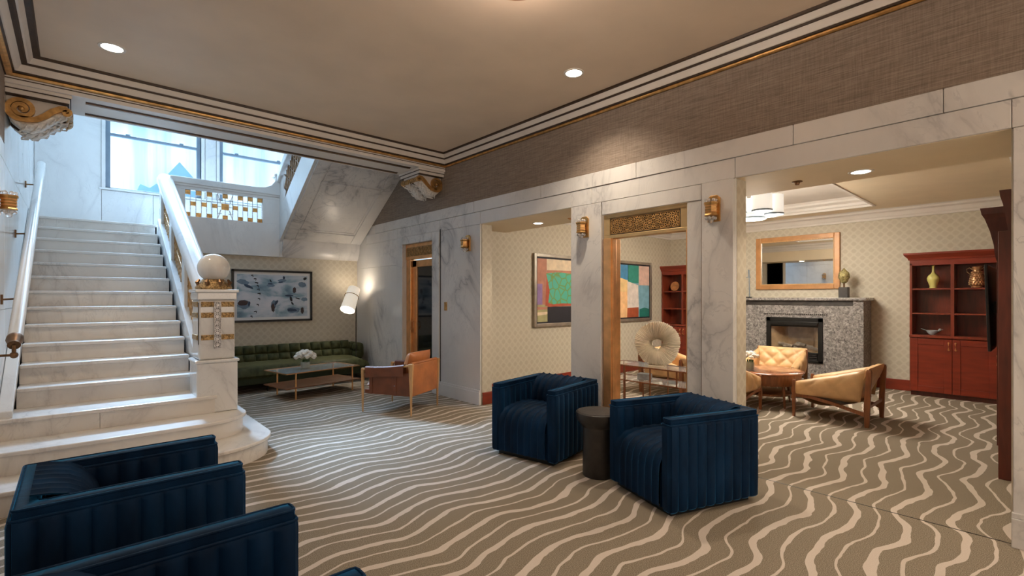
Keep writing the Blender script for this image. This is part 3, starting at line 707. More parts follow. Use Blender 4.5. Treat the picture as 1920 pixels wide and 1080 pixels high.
# wall handrail on the left
hr = thing('wall_handrail', 'round pale marble handrail on metal brackets along the left stair wall', 'handrail', (-.33, 5.02, 1.1))
A, B = Vector((-.315, 5.02, 1.154)), Vector((-.315, 8.94, 3.21))
obj('rail', rel(hr, MB().tube([A, B], .042, 16)), 'marble_stair', hr, smooth=50)
mb = MB(); dv = (A-B).normalized()
mb.tube([A-dv*.01, A+dv*.02, A+dv*.07, A+dv*.09], [.046, .048, .034, .036], 14); mb.tube([A+dv*.09, A+dv*.09+Vector((0, 0, -.05))], .012, 8); mb.sphere(A+dv*.09+Vector((0, 0, -.07)), .024, 10, 8)
mb.tube([A+dv*.09+Vector((0, 0, -.07)), A+dv*.09+Vector((-.12, 0, -.07))], .009, 8)
obj('end_cap', rel(hr, mb), 'bronze', hr, smooth=40)
for k in (.18, .5, .86):
    p_ = A.lerp(B, k); mb = MB().tube([p_+Vector((0, 0, -.03)), p_+Vector((0, 0, -.08)), p_+Vector((-.12, 0, -.09))], .008, 8).tube([p_+Vector((-.125, 0, -.13)), p_+Vector((-.125, 0, -.05))], .014, 8)
    obj('bracket', rel(hr, mb), 'bronze', hr, smooth=40)

# ------------------------------------------------------------------ wall sconces
def sconce(x, y, sgn, label, first=None):
    if first: return dup(first, (x, y, 2.19), 0 if sgn < 0 else 180, label)
    t = thing('wall_sconce', label, 'sconce', (x, y, 2.19), 0, 'gilt wall sconces on the marble')
    # local: projects toward -x
    pl = MB().prism([(-.055, -.10), (.055, -.10), (.055, .10), (.03, .125), (-.03, .125), (-.055, .10)], 'x', -.016, 0)
    obj('back_plate', pl, 'gilt', t, bevel=.005)
    hx = lambda r, z: [(-.065+r*math.cos(PI/6+k*PI/3), r*math.sin(PI/6+k*PI/3), z) for k in range(6)]
    bd = MB().loft([hx(.050, -.055), hx(.058, -.05), hx(.052, -.042), hx(.047, -.02), hx(.052, .0), hx(.047, .005), hx(.050, .028), hx(.062, .05), hx(.062, .056)])
    obj('hex_body', bd, 'gilt', t)
    for z in (-.02, .003, .026): obj('band', MB().loft([hx(.053, z-.004), hx(.053, z+.004)]), 'brass', t)
    mb = MB()
    for k in range(6): mb.sphere((-.065+.032*math.cos(k*PI/3), .032*math.sin(k*PI/3), -.075), .016, 8, 6)
    mb.sphere((-.065, 0, -.095), .022, 10, 8)
    obj('crystal_drops', mb, 'crystal', t, smooth=60)
    mb = MB()
    for k in range(6): mb.sphere((-.065+.036*math.cos(k*PI/3), .036*math.sin(k*PI/3), .075), .015, 8, 6)
    obj('crystal_crown', mb, 'crystal', t, smooth=60)
    return t
s0 = sconce(XW, 5.436, -1, 'gilt hexagonal wall sconce on the pier between the glazed door and the painting opening')
sconce(XW, 3.36, -1, 'gilt hexagonal wall sconce on the middle pier beside the brass doorway', s0)
sconce(XW-.03, 1.93, -1, 'gilt hexagonal wall sconce on the pier left of the wide opening', s0)
sconce(XL, 5.45, 1, 'gilt hexagonal wall sconce on the left wall above the stair handrail', s0)

# ------------------------------------------------------------------ ceiling downlights
def downlight(x, y, z, label, energy, r=.075, spot=100, colr=WARM2, lens='lens', par=True, blend=.6, name='ceiling_downlight', grp='recessed ceiling downlights'):
    t = thing(name, label, 'light', (x, y, z), 0, grp)
    obj('trim_ring', MB().loft([[(a*math.cos(2*PI*k/24), a*math.sin(2*PI*k/24), b_) for k in range(24)] for a, b_ in ((r+.02, 0), (r+.018, -.006), (r, -.006), (r-.004, .0))], cap=False), 'white_paint', t, smooth=40)
    obj('lens', MB().loft([[(a*math.cos(2*PI*k/20), a*math.sin(2*PI*k/20), b_) for k in range(20)] for a, b_ in ((r, -.004), (r*.6, -.002))]), lens, t)
    if energy: light('SPOT', 'downlight_lamp', (0, 0, -.03), energy, colr, size=.05, spot=spot, blend=blend, parent=t)
    return t
downlight(.24, 5.28, ZC, 'round recessed downlight in the lobby ceiling above the staircase', 60, spot=120, blend=.9)
downlight(3.47, 3.0, ZC, 'round recessed downlight in the lobby ceiling near the right cornice', 100, spot=122, blend=.9)
downlight(2.5, .2, ZC, 'recessed downlight in the lobby ceiling nearest the camera on the right', 45, spot=115, blend=1)
downlight(.24, 1.6, ZC, 'recessed downlight in the lobby ceiling above the nearest blue armchairs', 45, spot=120)
downlight(1.8, -1.4, ZC, 'recessed downlight in the lobby ceiling behind the camera', 60, spot=120)
downlight(4.59, 4.59, ZS, 'recessed downlight in the soffit above the framed painting opening', 22, r=.06, spot=110)
downlight(4.60, 1.02, ZS, 'recessed downlight in the soffit above the wide opening', 44, r=.065, spot=140)
dt = thing('smoke_detector', 'small round smoke sensor in the soffit left of the wide opening downlight', 'sensor', (4.59, 1.47, ZS))
obj('sensor_disc', MB().lathe([(.04, 0), (.04, -.006), (.02, -.012), (.015, -.03)], 20), 'bronze', dt, smooth=40)
dt2 = thing('sprinkler_head', 'small round sprinkler plate in the soffit right of the painting opening downlight', 'sprinkler', (4.62, 4.05, ZS))
obj('plate', MB().lathe([(.035, 0), (.035, -.006), (.02, -.012), (.012, -.02)], 20), 'brass', dt2, smooth=40)
# unseen bowl lamp above the frame, added to make the ceiling glow
pd = thing('added_pendant_lamp', 'added brass bowl lamp for the ceiling glow, hanging close under the lobby ceiling', 'lamp', (1.95, 2.12, ZC))
obj('bowl', MB().lathe([(.02, -.26), (.14, -.25), (.22, -.21), (.26, -.16), (.25, -.16), (.2, -.2), (.1, -.235), (.02, -.24)], 28), 'brass', pd, smooth=50)
obj('stem', MB().tube([(0, 0, 0), (0, 0, -.25)], .01, 8), 'brass', pd)
light('POINT', 'ceiling_glow_lamp', (0, 0, -.13), 44, (1, .86, .74), size=.05, parent=pd)

# ------------------------------------------------------------------ lounge shell
wp = thing('wall_painting', None, None, kind='structure')
obj('wall_core', box((XW+T, YP, 0), (XF, YP+.15, 3.1)), 'wallpaper', wp)
obj('wall_core', box((XW+T-.01, 5.18, 0), (XW+T+.0, YP+.1, 2.5)), 'wallpaper', wp)
obj('baseboard', box((XW+T, YP-.018, 0), (9.3, YP, .17)), 'cherry_red', wp, bevel=.006)
obj('baseboard', box((XW+.03, 5.15, 0), (XW+T+.015, 5.166, .17)).box((XW+T, 5.15, 0), (XW+T+.016, YP, .17)), 'cherry_red', wp, bevel=.006)
wf = thing('wall_fireplace', None, None, kind='structure')
obj('wall_core', box((XF, YR-.2, 0), (XF+.15, YP+.1, 3.1)), 'wallpaper', wf)
obj('baseboard', box((XF-.02, 1.4, 0), (XF, 2.1, .17)), 'cherry_red', wf, bevel=.006)
wn2 = thing('wall_near', None, None, kind='structure')
obj('wall_core', box((XW+T, YR-.2, 0), (XF, YR, 3.1)), 'wallpaper', wn2)
obj('wall_core', box((XW+T-.001, -.02, 0), (XW+T+.01, YR, 3.1)), 'wallpaper', wn2)
cl2 = thing('ceiling_lounge', None, None, kind='structure')
obj('soffit', box((XW+.024, YR, ZS), (4.9, YP, ZR+.2)), 'room_ceiling', cl2)
TX0, TX1, TY0, TY1 = 5.7, 9.08, 1.86, 4.3
mb = MB()
mb.box((4.9, YR, ZR), (TX0, YP, ZR+.25)).box((TX1, YR, ZR), (XF, YP, ZR+.25)).box((TX0, YR, ZR), (TX1, TY0, ZR+.25)).box((TX0, TY1, ZR), (TX1, YP, ZR+.25))
obj('ceiling_field', mb, 'room_ceiling', cl2)
obj('tray_top', box((TX0, TY0, ZR+.16), (TX1, TY1, ZR+.2)), 'white_paint', cl2)
def ring2(x0, x1, y0, y1, prof, mat_, name, par, sgn=1):
    rings = [[(x0+d_, y0+d_, z), (x1-d_, y0+d_, z), (x1-d_, y1-d_, z), (x0+d_, y1-d_, z)] for d_, z in prof]
    mb = MB(); mb.loft(rings, cap=False); return obj(name, mb, mat_, par)
ring2(TX0, TX1, TY0, TY1, [(-.035, ZR), (-.03, ZR-.012), (.0, ZR-.012), (.004, ZR+.02), (.02, ZR+.03), (.03, ZR+.07), (.07, ZR+.10), (.08, ZR+.13), (.11, ZR+.165)], 'white_paint', 'tray_moulding', cl2)
ring2(4.9, XF, YR, YP, [(0, ZR-.16), (.015, ZR-.155), (.02, ZR-.125), (.035, ZR-.115), (.06, ZR-.06), (.10, ZR-.04), (.11, ZR-.015), (.14, ZR)], 'white_paint', 'crown_moulding', cl2)

light('AREA', 'lounge_tray_light', (7.3, 3.0, 2.80), 80, (1, .92, .78), (0, 0, 0), 1.0, .8)

# ------------------------------------------------------------------ soft furniture helpers
def bilerp(c, u, v):
    a, b_, c2, d_ = (Vector(p) for p in c); return a*(1-u)*(1-v)+b_*u*(1-v)+c2*u*v+d_*(1-u)*v
def edge(u, p=5): return max(0, 1-abs(2*u-1)**p)**.5
def pillow(mb, corners, thick, nu=24, nv=18, back=.4, tuft=None, pw=5, sag=0, dep=.5):
    c = [Vector(p) for p in corners]; n = ((c[1]-c[0]).cross(c[3]-c[0])).normalized()
    def hgt(u, v):
        e = edge(u, pw)*edge(v, pw); t_ = 1
        if tuft:
            k, cu, cv = tuft
            if k == 'd':
                a, b_ = u*cu+v*cv, u*cu-v*cv; t_ = 1-dep+dep*(abs(math.sin(PI*a))*abs(math.sin(PI*b_)))**.4
            elif k == 's': t_ = 1-dep+dep*(abs(math.sin(PI*u*cu))*abs(math.sin(PI*v*cv)))**.4
            elif k == 'v': t_ = 1-dep+dep*abs(math.sin(PI*u*cu))**.6
        return e*t_
    def sg(u, v): return -sag*math.sin(PI*u)*math.sin(PI*v)
    mb.grid(lambda u, v: tuple(bilerp(c, u, v)+n*(thick*hgt(u, v)+sg(u, v))), nu, nv)
    mb.grid(lambda u, v: tuple(bilerp(c, u, v)-n*(thick*back*edge(u, pw)*edge(v, pw)-sg(u, v))), nu, nv)
    return mb

# ------------------------------------------------------------------ channelled blue velvet armchair (local front is -y)
def tub_chair():
    t = thing('velvet_armchair', 'x', 'armchair', group='blue velvet channelled armchairs')
    W, D, H, TH = .70, .80, .65, .095
    w2, d2 = W/2, D/2
    cor = [(-w2+TH, -d2), (-w2, -d2), (-w2, d2), (w2, d2), (w2, -d2), (w2-TH, -d2), (w2-TH, d2-TH), (-w2+TH, d2-TH)]
    nch = [1, 10, 9, 10, 1, 8, 6, 8]
    def outline(ins, amp):
        out = []
        for i in range(8):
            a, b_ = Vector(cor[i]), Vector(cor[(i+1) % 8]); d_ = (b_-a); L = d_.length; d_.normalize(); nn = Vector((-d_.y, d_.x))
            m_ = nch[i]; sub = 6 if m_ > 1 else 4
            for k in range(m_*sub):
                s = k/(m_*sub); q = (s*m_) % 1
                bmp = amp*(abs(math.sin(PI*q))**.55) if m_ > 1 else amp*.8
                p = a+d_*L*s; 
                if k == 0:   # corner: inset along both
                    pa, pb = Vector(cor[i-1]), a; dp = (a-pa).normalized(); np_ = Vector((-dp.y, dp.x)); p = p-(nn+np_)*ins
                    if i in (1, 2, 3, 4, 0, 5): p = p-(nn+np_)*.012
                else: p = p+nn*(bmp-.010-ins)
                out.append(p)
        return out
    rings = []
    for z, ins, amp in ((.035, .012, .012), (.05, .002, .017), (.2, 0, .018), (.45, 0, .018), (.585, 0, .018), (.604, .0, .014), (.612, .004, .002), (.640, .0, .002), (.650, .010, .002)):
        rings.append([(p.x, p.y, z) for p in outline(ins, amp)])
    obj('frame', MB().loft(rings), 'velvet_blue', t, smooth=50)
    def sweepX(x0, x1, m_, path, amp):
        sub = 6; mb = MB(); P_ = [Vector(p) for p in path]
        def f(u, v):
            i = min(int(round(v*(len(P_)-1))), len(P_)-1); a, b_ = P_[max(0, i-1)], P_[min(len(P_)-1, i+1)]
            dd = (b_-a).normalized(); nrm = Vector((dd.y, -dd.x)); q = (u*m_) % 1
            hgt_ = amp*(abs(math.sin(PI*q))**.55)-amp
            p = P_[i]+nrm*hgt_; return (x0+(x1-x0)*u, p.x, p.y)
        mb.grid(f, m_*sub, len(P_)-1); return mb
    xi = w2-TH-.002
    path = [(.25, .395), (.15, .42), (0, .435), (-.15, .435), (-.27, .425), (-.33, .405), (-.37, .375), (-.39, .33), (-.398, .27), (-.40, .16), (-.398, .05)]
    path = [(y, z) for y, z in path][::-1]
    smb = sweepX(-xi, xi, 7, path, .014)
    for x in (-xi, xi): smb.prism([(y, z) for y, z in path]+[(.25, .05)], 'x', x, x*.999)
    obj('seat', smb, 'velvet_blue', t, smooth=60)
    bp = [(.13, .38), (.12, .43), (.125, .48), (.14, .53), (.165, .575), (.195, .615), (.235, .640), (.285, .653), (.345, .660)]
    bmb = sweepX(-xi, xi, 7, bp, .014)
    for x in (-xi, xi): bmb.prism([(y, z-.008) for y, z in bp]+[(.345, .38)], 'x', x*.999, x*.99)
    obj('back_pad', bmb, 'velvet_blue', t, smooth=60)
    def loop(ins, z):
        sgn = [(1, 1), (1, 1), (1, -1), (-1, -1), (-1, 1), (1, 1), (1, 1), (-1, 1)]
        base_ = [(-w2+TH-ins, -d2+ins), (-w2+ins, -d2+ins), (-w2+ins, d2-ins), (w2-ins, d2-ins), (w2-ins, -d2+ins), (w2-TH+ins, -d2+ins), (w2-TH+ins, d2-TH+ins), (-w2+TH-ins, d2-TH+ins)]
        out = []
        for i in range(8):
            p, a, b_ = Vector(base_[i]), Vector(base_[i-1]), Vector(base_[(i+1) % 8])
            for q in (p+(a-p).normalized()*.02, p+((a-p).normalized()+(b_-p).normalized())*.004, p+(b_-p).normalized()*.02): out.append((q.x, q.y, z))
        return out+[out[0], out[1]]
    mb = MB(); mb.tube(loop(.003, .611), .006, 6, up=(0, 0, 1)); mb.tube(loop(.010, .648), .005, 6, up=(0, 0, 1))
    obj('piping', mb, 'velvet_blue', t, smooth=60)
    obj('plinth', MB().box((-w2+.05, -d2+.05, 0), (w2-.05, d2-.05, .04)), 'black', t)
    return t
c0 = tub_chair(); c0.location = (3.375, 1.872, 0); c0.rotation_euler = (0, 0, R(161+90))
c0['label'] = 'blue velvet channelled armchair nearest the wide opening, in front of the brass doorway pier'
dup(c0, (3.36, 3.25, 0), 191+90, 'blue velvet channelled armchair standing left of the black drum table, beyond it')
dup(c0, (.215, 2.945, 0), 90, 'blue velvet armchair at lower left by the stairs, its curved back pad showing')
dup(c0, (.235, 1.655, 0), 90, 'blue velvet armchair cut by the bottom edge of the picture, only its arm top visible')

st = thing('drum_side_table', 'round black drum side table with wide top between the two blue armchairs', 'side table', (3.20, 2.50, 0))
obj('base', MB().lathe([(.125, 0), (.13, .01), (.13, .36), (.135, .40)], 32), 'black_wood', st, smooth=40)
obj('top', MB().lathe([(.135, .40), (.16, .43), (.178, .46), (.185, .50), (.185, .515), (.178, .52), (.15, .521)], 36), 'black_wood', st, smooth=35)
obj('top_inlay', MB().lathe([(.168, .515), (.168, .5225)], 36), 'black_stone', st)

# ------------------------------------------------------------------ tan sling chairs
def sling_chair():
    t = thing('sling_armchair', 'x', 'armchair', group='tan leather sling armchairs in the lounge')
    for x in (-.345, .345):
        obj('leg', MB().loft([[(x+a*s_, -.375+b_*s_, z) for a, b_ in ((-1, -1), (1, -1), (1, 1), (-1, 1))] for z, s_ in ((0, .015), (.25, .019), (.43, .019), (.447, .015))]), 'teak', t, bevel=.003)
        obj('leg', MB().loft([[(x+a*s_, .365+b_*s_*1.3+(.02 if z > .6 else 0), z) for a, b_ in ((-1, -1), (1, -1), (1, 1), (-1, 1))] for z, s_ in ((0, .016), (.2, .022), (.62, .020), (.645, .016))]), 'teak', t, bevel=.003)
        pts = [(-.36, .262, .018), (-.2, .258, .018), (0, .225, .018), (.18, .18, .019), (.29, .155, .02), (.36, .135, .028)]
        obj('side_rail', MB().loft([[(x-.013, y, z-h_), (x+.013, y, z-h_), (x+.013, y, z+h_), (x-.013, y, z+h_)] for y, z, h_ in pts]), 'teak', t, smooth=30)
    obj('stretcher', MB().box((-.345, .355, .20), (.345, .375, .235)), 'teak', t, bevel=.004)
    obj('stretcher', MB().box((-.345, -.385, .25), (.345, -.36, .29)), 'teak', t, bevel=.004)
    mb = MB(); pillow(mb, [(-.32, -.40, .335), (.32, -.40, .335), (.30, .25, .26), (-.30, .25, .26)], .075, 36, 24, .7, ('d', 3, 2.0), 4)
    obj('seat_cushion', mb, 'tan_leather', t, smooth=70)
    mb = MB(); pillow(mb, [(-.31, .22, .27), (.31, .22, .27), (.36, .39, .66), (-.36, .39, .66)], .085, 36, 24, .5, ('d', 3, 2.0), 4)
    obj('back_cushion', mb, 'tan_leather', t, smooth=70)
    for s in (1, -1):
        cs = [(s*.335, -.375, .27), (s*.335, .30, .27), (s*.335, .35, .635), (s*.335, -.375, .425)]
        if s < 0: cs = [cs[1], cs[0], cs[3], cs[2]]
        mb = MB(); pillow(mb, cs, .075, 36, 20, .8, ('d', 2.5, 1.0), 3, 0, .3)
        obj('arm_cushion', mb, 'tan_leather', t, smooth=70)
    mb = MB(); mb.grid(lambda u, v: (-.3+.6*u, -.36+.66*v, .27-.10*math.sin(PI*v**.8)), 8, 10)
    obj('sling', mb, 'tan_leather', t, smooth=60)
    return t
a0 = sling_chair(); a0.location = (6.915, 1.765, 0); a0.rotation_euler = (0, 0, R(180))
a0['label'] = 'tan leather sling armchair seen from its side, nearest the bookcase with doors'
dup(a0, (8.05, 2.90, 0), -86, 'tan tufted leather armchair facing the camera in front of the fireplace')
dup(a0, (6.25, 2.90, 0), 90, 'tan leather sling armchair half hidden behind the marble pier, its arm beside the round table')
dup(a0, (6.85, 3.90, 0), 0, 'tan leather sling armchair seen through the brass doorway behind the ring sculpture')

ct = thing('round_coffee_table', 'round reddish wood coffee table with deep apron among the tan armchairs', 'coffee table', (7.10, 2.66, 0))
obj('top', MB().lathe([(.44, .43), (.455, .44), (.455, .455), (.445, .462), (.3, .463)], 40), 'table_wood', ct, smooth=40)
obj('apron', MB().lathe([(.40, .29), (.415, .31), (.425, .43)], 36), 'teak', ct, smooth=40)
for k in range(4):
    a = R(-135+90*k+12); obj('leg', MB().tube([(.33*math.cos(a), .33*math.sin(a), .30), (.36*math.cos(a), .36*math.sin(a), 0)], [.022, .012], 8), 'teak', ct, smooth=40)
obj('shelf', MB().lathe([(.30, .14), (.31, .15), (.31, .165), (.29, .17)], 32), 'teak', ct, smooth=40)
def flowers(x, y, z, rz, label, n, rad, jar, seed):
    rnd = random.Random(seed); t = thing('flower_vase', label, 'flowers', (x, y, z), rz)
    h = jar[1]; r = jar[0]
    obj('glass', MB().lathe([(r*.9, 0), (r, .006), (r, h), (r*.93, h), (r*.92, .015), (.001, .012)], 24), 'thin_glass', t, smooth=40)
    obj('foliage', MB().lathe([(r*.86, .012), (r*.88, h*.85), (r*.6, h*1.02), (.01, h*1.05)], 16), 'leaf', t, smooth=40)
    mb = MB()
    for i in range(26):
        a = rnd.random()*2*PI; rr = r*.7*rnd.random(); mb.tube([(rr*math.cos(a), rr*math.sin(a), h*.3), (rr*1.4*math.cos(a), rr*1.4*math.sin(a), h+.03)], .004, 4)
    obj('stems', mb, 'leaf', t, kind='stuff')
    for i in range(n):
        a = i*2.4; q = (i+.5)/n; rr = rad*math.sqrt(q)*.85; zz = h+.055+rad*.55*(1-q**1.2)
        c_ = Vector((rr*math.cos(a), rr*math.sin(a), zz)); mb = MB()
        for k in range(9):
            b_ = 2*PI*k/9+i; el = (.25, .8, 1.15)[k % 3]; d_ = Vector((math.cos(b_)*math.sin(el), math.sin(b_)*math.sin(el), math.cos(el)))
            mb.sphere(tuple(c_+d_*rad*.13), rad*.155, 8, 5, (1, 1, .8))
        mb.sphere(tuple(c_), rad*.17, 8, 6); obj('bloom', mb, 'petal', t, smooth=60)
    return t
flowers(6.86, 2.78, .463, 0, 'low glass vase of white blooms on the round wood coffee table', 14, .12, (.055, .115), 3)

# ------------------------------------------------------------------ glass console with ring sculpture (behind the brass doorway)
cn = thing('glass_console', 'slim bronze framed glass console table seen through the brass doorway', 'console', (4.62, 2.78, 0))
y0, y1, x0, x1 = 2.18, 3.38, 4.45, 4.80
mb = MB()
for z in (.715, .555):
    for a, b_ in (((x0, y0, z), (x0, y1, z)), ((x1, y0, z), (x1, y1, z)), ((x0, y0, z), (x1, y0, z)), ((x0, y1, z), (x1, y1, z))): mb.bar(a, b_, .012)
obj('rails', rel(cn, mb), 'teak', cn)
for y in (2.18, 2.51, 2.81, 3.12, 3.38):
    for x in (x0, x1): obj('upright', rel(cn, MB().bar((x, y, 0 if y in (2.18, 2.81, 3.12, 3.38) else .555), (x, y, .715), .011)), 'teak', cn)
for z in (.715, .555): obj('glass_shelf', rel(cn, box((x0+.006, y0+.006, z), (x1-.006, y1-.006, z+.007))), 'thin_glass', cn)
rg = thing('ring_sculpture', 'large ivory ring sculpture with fine radial ridges standing on the glass console', 'sculpture', (4.62, 2.83, .722), 18)
mb = MB(); NU, NV = 150, 20; Rm, rt = .145, .092
def tor(u, v):
    a = 2*PI*u; b_ = 2*PI*v; rd = 1+.045*math.sin(a*72)+.02*math.sin(a*31+1)
    lump = 1+.03*math.sin(3*a+.5)+.02*math.sin(5*a)
    rr = Rm*lump+rt*rd*math.cos(b_); return (.075*rd*math.sin(b_), rr*math.cos(a), rr*math.sin(a)+.238)
mb.grid(tor, NU*2, NV); obj('ring', mb, 'ivory_shell', rg, smooth=70)
obj('foot', MB().cbox((0, 0, .006), (.12, .16, .012)), 'ivory_shell', rg, bevel=.004)
bk = thing('glass_block', 'small clear glass block on the lower glass shelf of the console', 'ornament', (4.60, 2.97, .562), 12)
obj('block', MB().cbox((0, 0, .035), (.09, .14, .07)), 'blue_ceramic', bk, bevel=.008)

# ------------------------------------------------------------------ fireplace
fp = thing('fireplace', 'grey speckled granite fireplace with black metal firebox surround', 'fireplace', (9.4, 3.0, 0))
FX = 9.2
gr = MB().box((FX, 2.03, .02), (XF, 2.57, 1.32)).box((FX, 3.43, .02), (XF, 3.97, 1.32)).box((FX, 2.57, 1.10), (XF, 3.43, 1.32)).box((FX, 2.57, .02), (XF, 3.43, .37))
obj('surround', rel(fp, gr), 'granite', fp, bevel=.004)
obj('corner_pilaster', rel(fp, box((FX-.02, 2.0, .02), (XF, 2.14, 1.40))), 'granite', fp, bevel=.004)
obj('corner_pilaster', rel(fp, box((FX-.02, 3.86, .02), (XF, 4.0, 1.40))), 'granite', fp, bevel=.004)
obj('frieze', rel(fp, box((FX-.01, 2.14, 1.32), (XF, 3.86, 1.40))), 'black_stone', fp, bevel=.004)
obj('mantel_shelf', rel(fp, box((FX-.06, 1.96, 1.40), (XF, 4.04, 1.45))), 'granite', fp, bevel=.01)
mb = MB()
for k in range(34): mb.box((FX-.014, 2.50+k*.0295, 1.155), (FX, 2.515+k*.0295, 1.175))
obj('dentil_row', rel(fp, mb), 'black_stone', fp, kind='stuff')
obj('hearth', rel(fp, box((FX-.35, 2.0, .0), (FX, 4.0, .10))), 'granite', fp, bevel=.006)
fb = MB().box((FX-.025, 2.56, .36), (FX+.05, 2.63, 1.11)).box((FX-.025, 3.37, .36), (FX+.05, 3.44, 1.11)).box((FX-.025, 2.56, 1.04), (FX+.05, 3.44, 1.11)).box((FX-.025, 2.56, .36), (FX+.05, 3.44, .40)).box((FX-.02, 2.63, .95), (FX+.02, 3.37, 1.0))
obj('firebox_frame', rel(fp, fb), 'black_metal', fp, bevel=.005)
obj('hood', rel(fp, MB().prism([(2.62, 1.04), (3.38, 1.04), (3.36, .98), (2.64, .98)], 'x', FX-.05, FX)), 'black_metal', fp, bevel=.004)
for k in range(4): obj('louvre', rel(fp, MB().prism([(FX-.03, .40+k*.032), (FX, .41+k*.032), (FX, .42+k*.032), (FX-.03, .41+k*.032)], 'y', 2.64, 3.36) if False else MB().box((FX-.025, 2.64, .405+k*.032), (FX+.01, 3.36, .425+k*.032))), 'black_metal', fp, bevel=.003)
obj('firebox', rel(fp, MB().add([(FX+.02, 2.63, .53), (FX+.02, 3.37, .53), (FX+.35, 3.2, .53), (FX+.35, 2.8, .53), (FX+.02, 2.63, .98), (FX+.02, 3.37, .98), (FX+.35, 3.2, .98), (FX+.35, 2.8, .98)], [(0, 1, 2, 3), (4, 5, 6, 7), (1, 2, 6, 5), (2, 3, 7, 6), (3, 0, 4, 7)])), 'firebrick', fp)
for i in range(5):
    yy_ = 2.78+i*.1; obj('log', rel(fp, MB().tube([(FX+.10+.04*(i % 2), yy_-.13, .57+.03*(i % 3)), (FX+.14, yy_, .59+.035*(i % 3)), (FX+.17-.05*(i % 2), yy_+.13, .56+.04*((i+1) % 3))], .028, 8)), 'log', fp, smooth=50)
obj('fire_glass', rel(fp, box((FX+.012, 2.63, .53), (FX+.016, 3.37, .98))), 'window_glass', fp)
mr = thing('wall_mirror', 'wide rectangular mirror in a reddish gold wood frame above the mantel', 'mirror', (XF, 3.11, 2.08))
def frame_mb(y0, y1, z0, z1, w_, x0, x1): return MB().box((x0, y0, z0), (x1, y0+w_, z1)).box((x0, y1-w_, z0), (x1, y1, z1)).box((x0, y0+w_, z0), (x1, y1-w_, z0+w_)).box((x0, y0+w_, z1-w_), (x1, y1-w_, z1))
obj('frame', rel(mr, frame_mb(2.43, 3.79, 1.60, 2.56, .085, XF-.045, XF)), 'gold_frame_wood', mr, bevel=.008)
obj('inner_bead', rel(mr, frame_mb(2.51, 3.71, 1.68, 2.48, .015, XF-.05, XF-.01)), 'light_wood', mr, bevel=.003)
obj('glass', rel(mr, box((XF-.022, 2.52, 1.69), (XF-.015, 3.70, 2.47))), 'mirror', mr)
hs = thing('head_sculpture', 'small mottled bronze head on a black block at the right end of the mantel', 'sculpture', (9.38, 2.31, 1.45), 0)
obj('block', MB().cbox((0, 0, .085), (.12, .13, .17)), 'black_stone', hs, bevel=.005)
obj('stem', MB().tube([(0, 0, .16), (0, 0, .26)], .013, 8), 'bronze', hs)
mb = MB().lathe([(.02, .235), (.045, .25), (.062, .285), (.075, .33), (.078, .37), (.068, .41), (.045, .435), (.02, .46), (.004, .485)], 18)
mb.sphere((-.072, 0, .325), .016, 8, 6, (1.2, .8, 1.3)); mb.sphere((-.06, .03, .345), .014, 8, 6); mb.sphere((-.06, -.03, .345), .014, 8, 6); mb.sphere((-.062, 0, .292), .016, 8, 6, (.8, 1.4, .6)); mb.sphere((0, .075, .335), .016, 8, 6, (.8, .5, 1.6)); mb.sphere((0, -.075, .335), .016, 8, 6, (.8, .5, 1.6))
obj('head', mb, 'green_gold_bronze', hs, smooth=60)
cd = thing('metal_mantel_ornament', 'tall thin metal frame ornament at the left end of the visible mantel', 'ornament', (9.38, 3.86, 1.45), 0)
mb = MB(); mb.bar((0, -.05, 0), (0, -.04, .46), .012).bar((0, .09, 0), (0, .07, .40), .012).bar((0, -.07, .38), (0, .12, .38), .012).bar((0, -.04, .38), (.01, -.03, .52), .02)
obj('rods', mb, 'steel_frame', cd); obj('base', MB().cbox((0, .02, .008), (.08, .2, .016)), 'black_metal', cd)

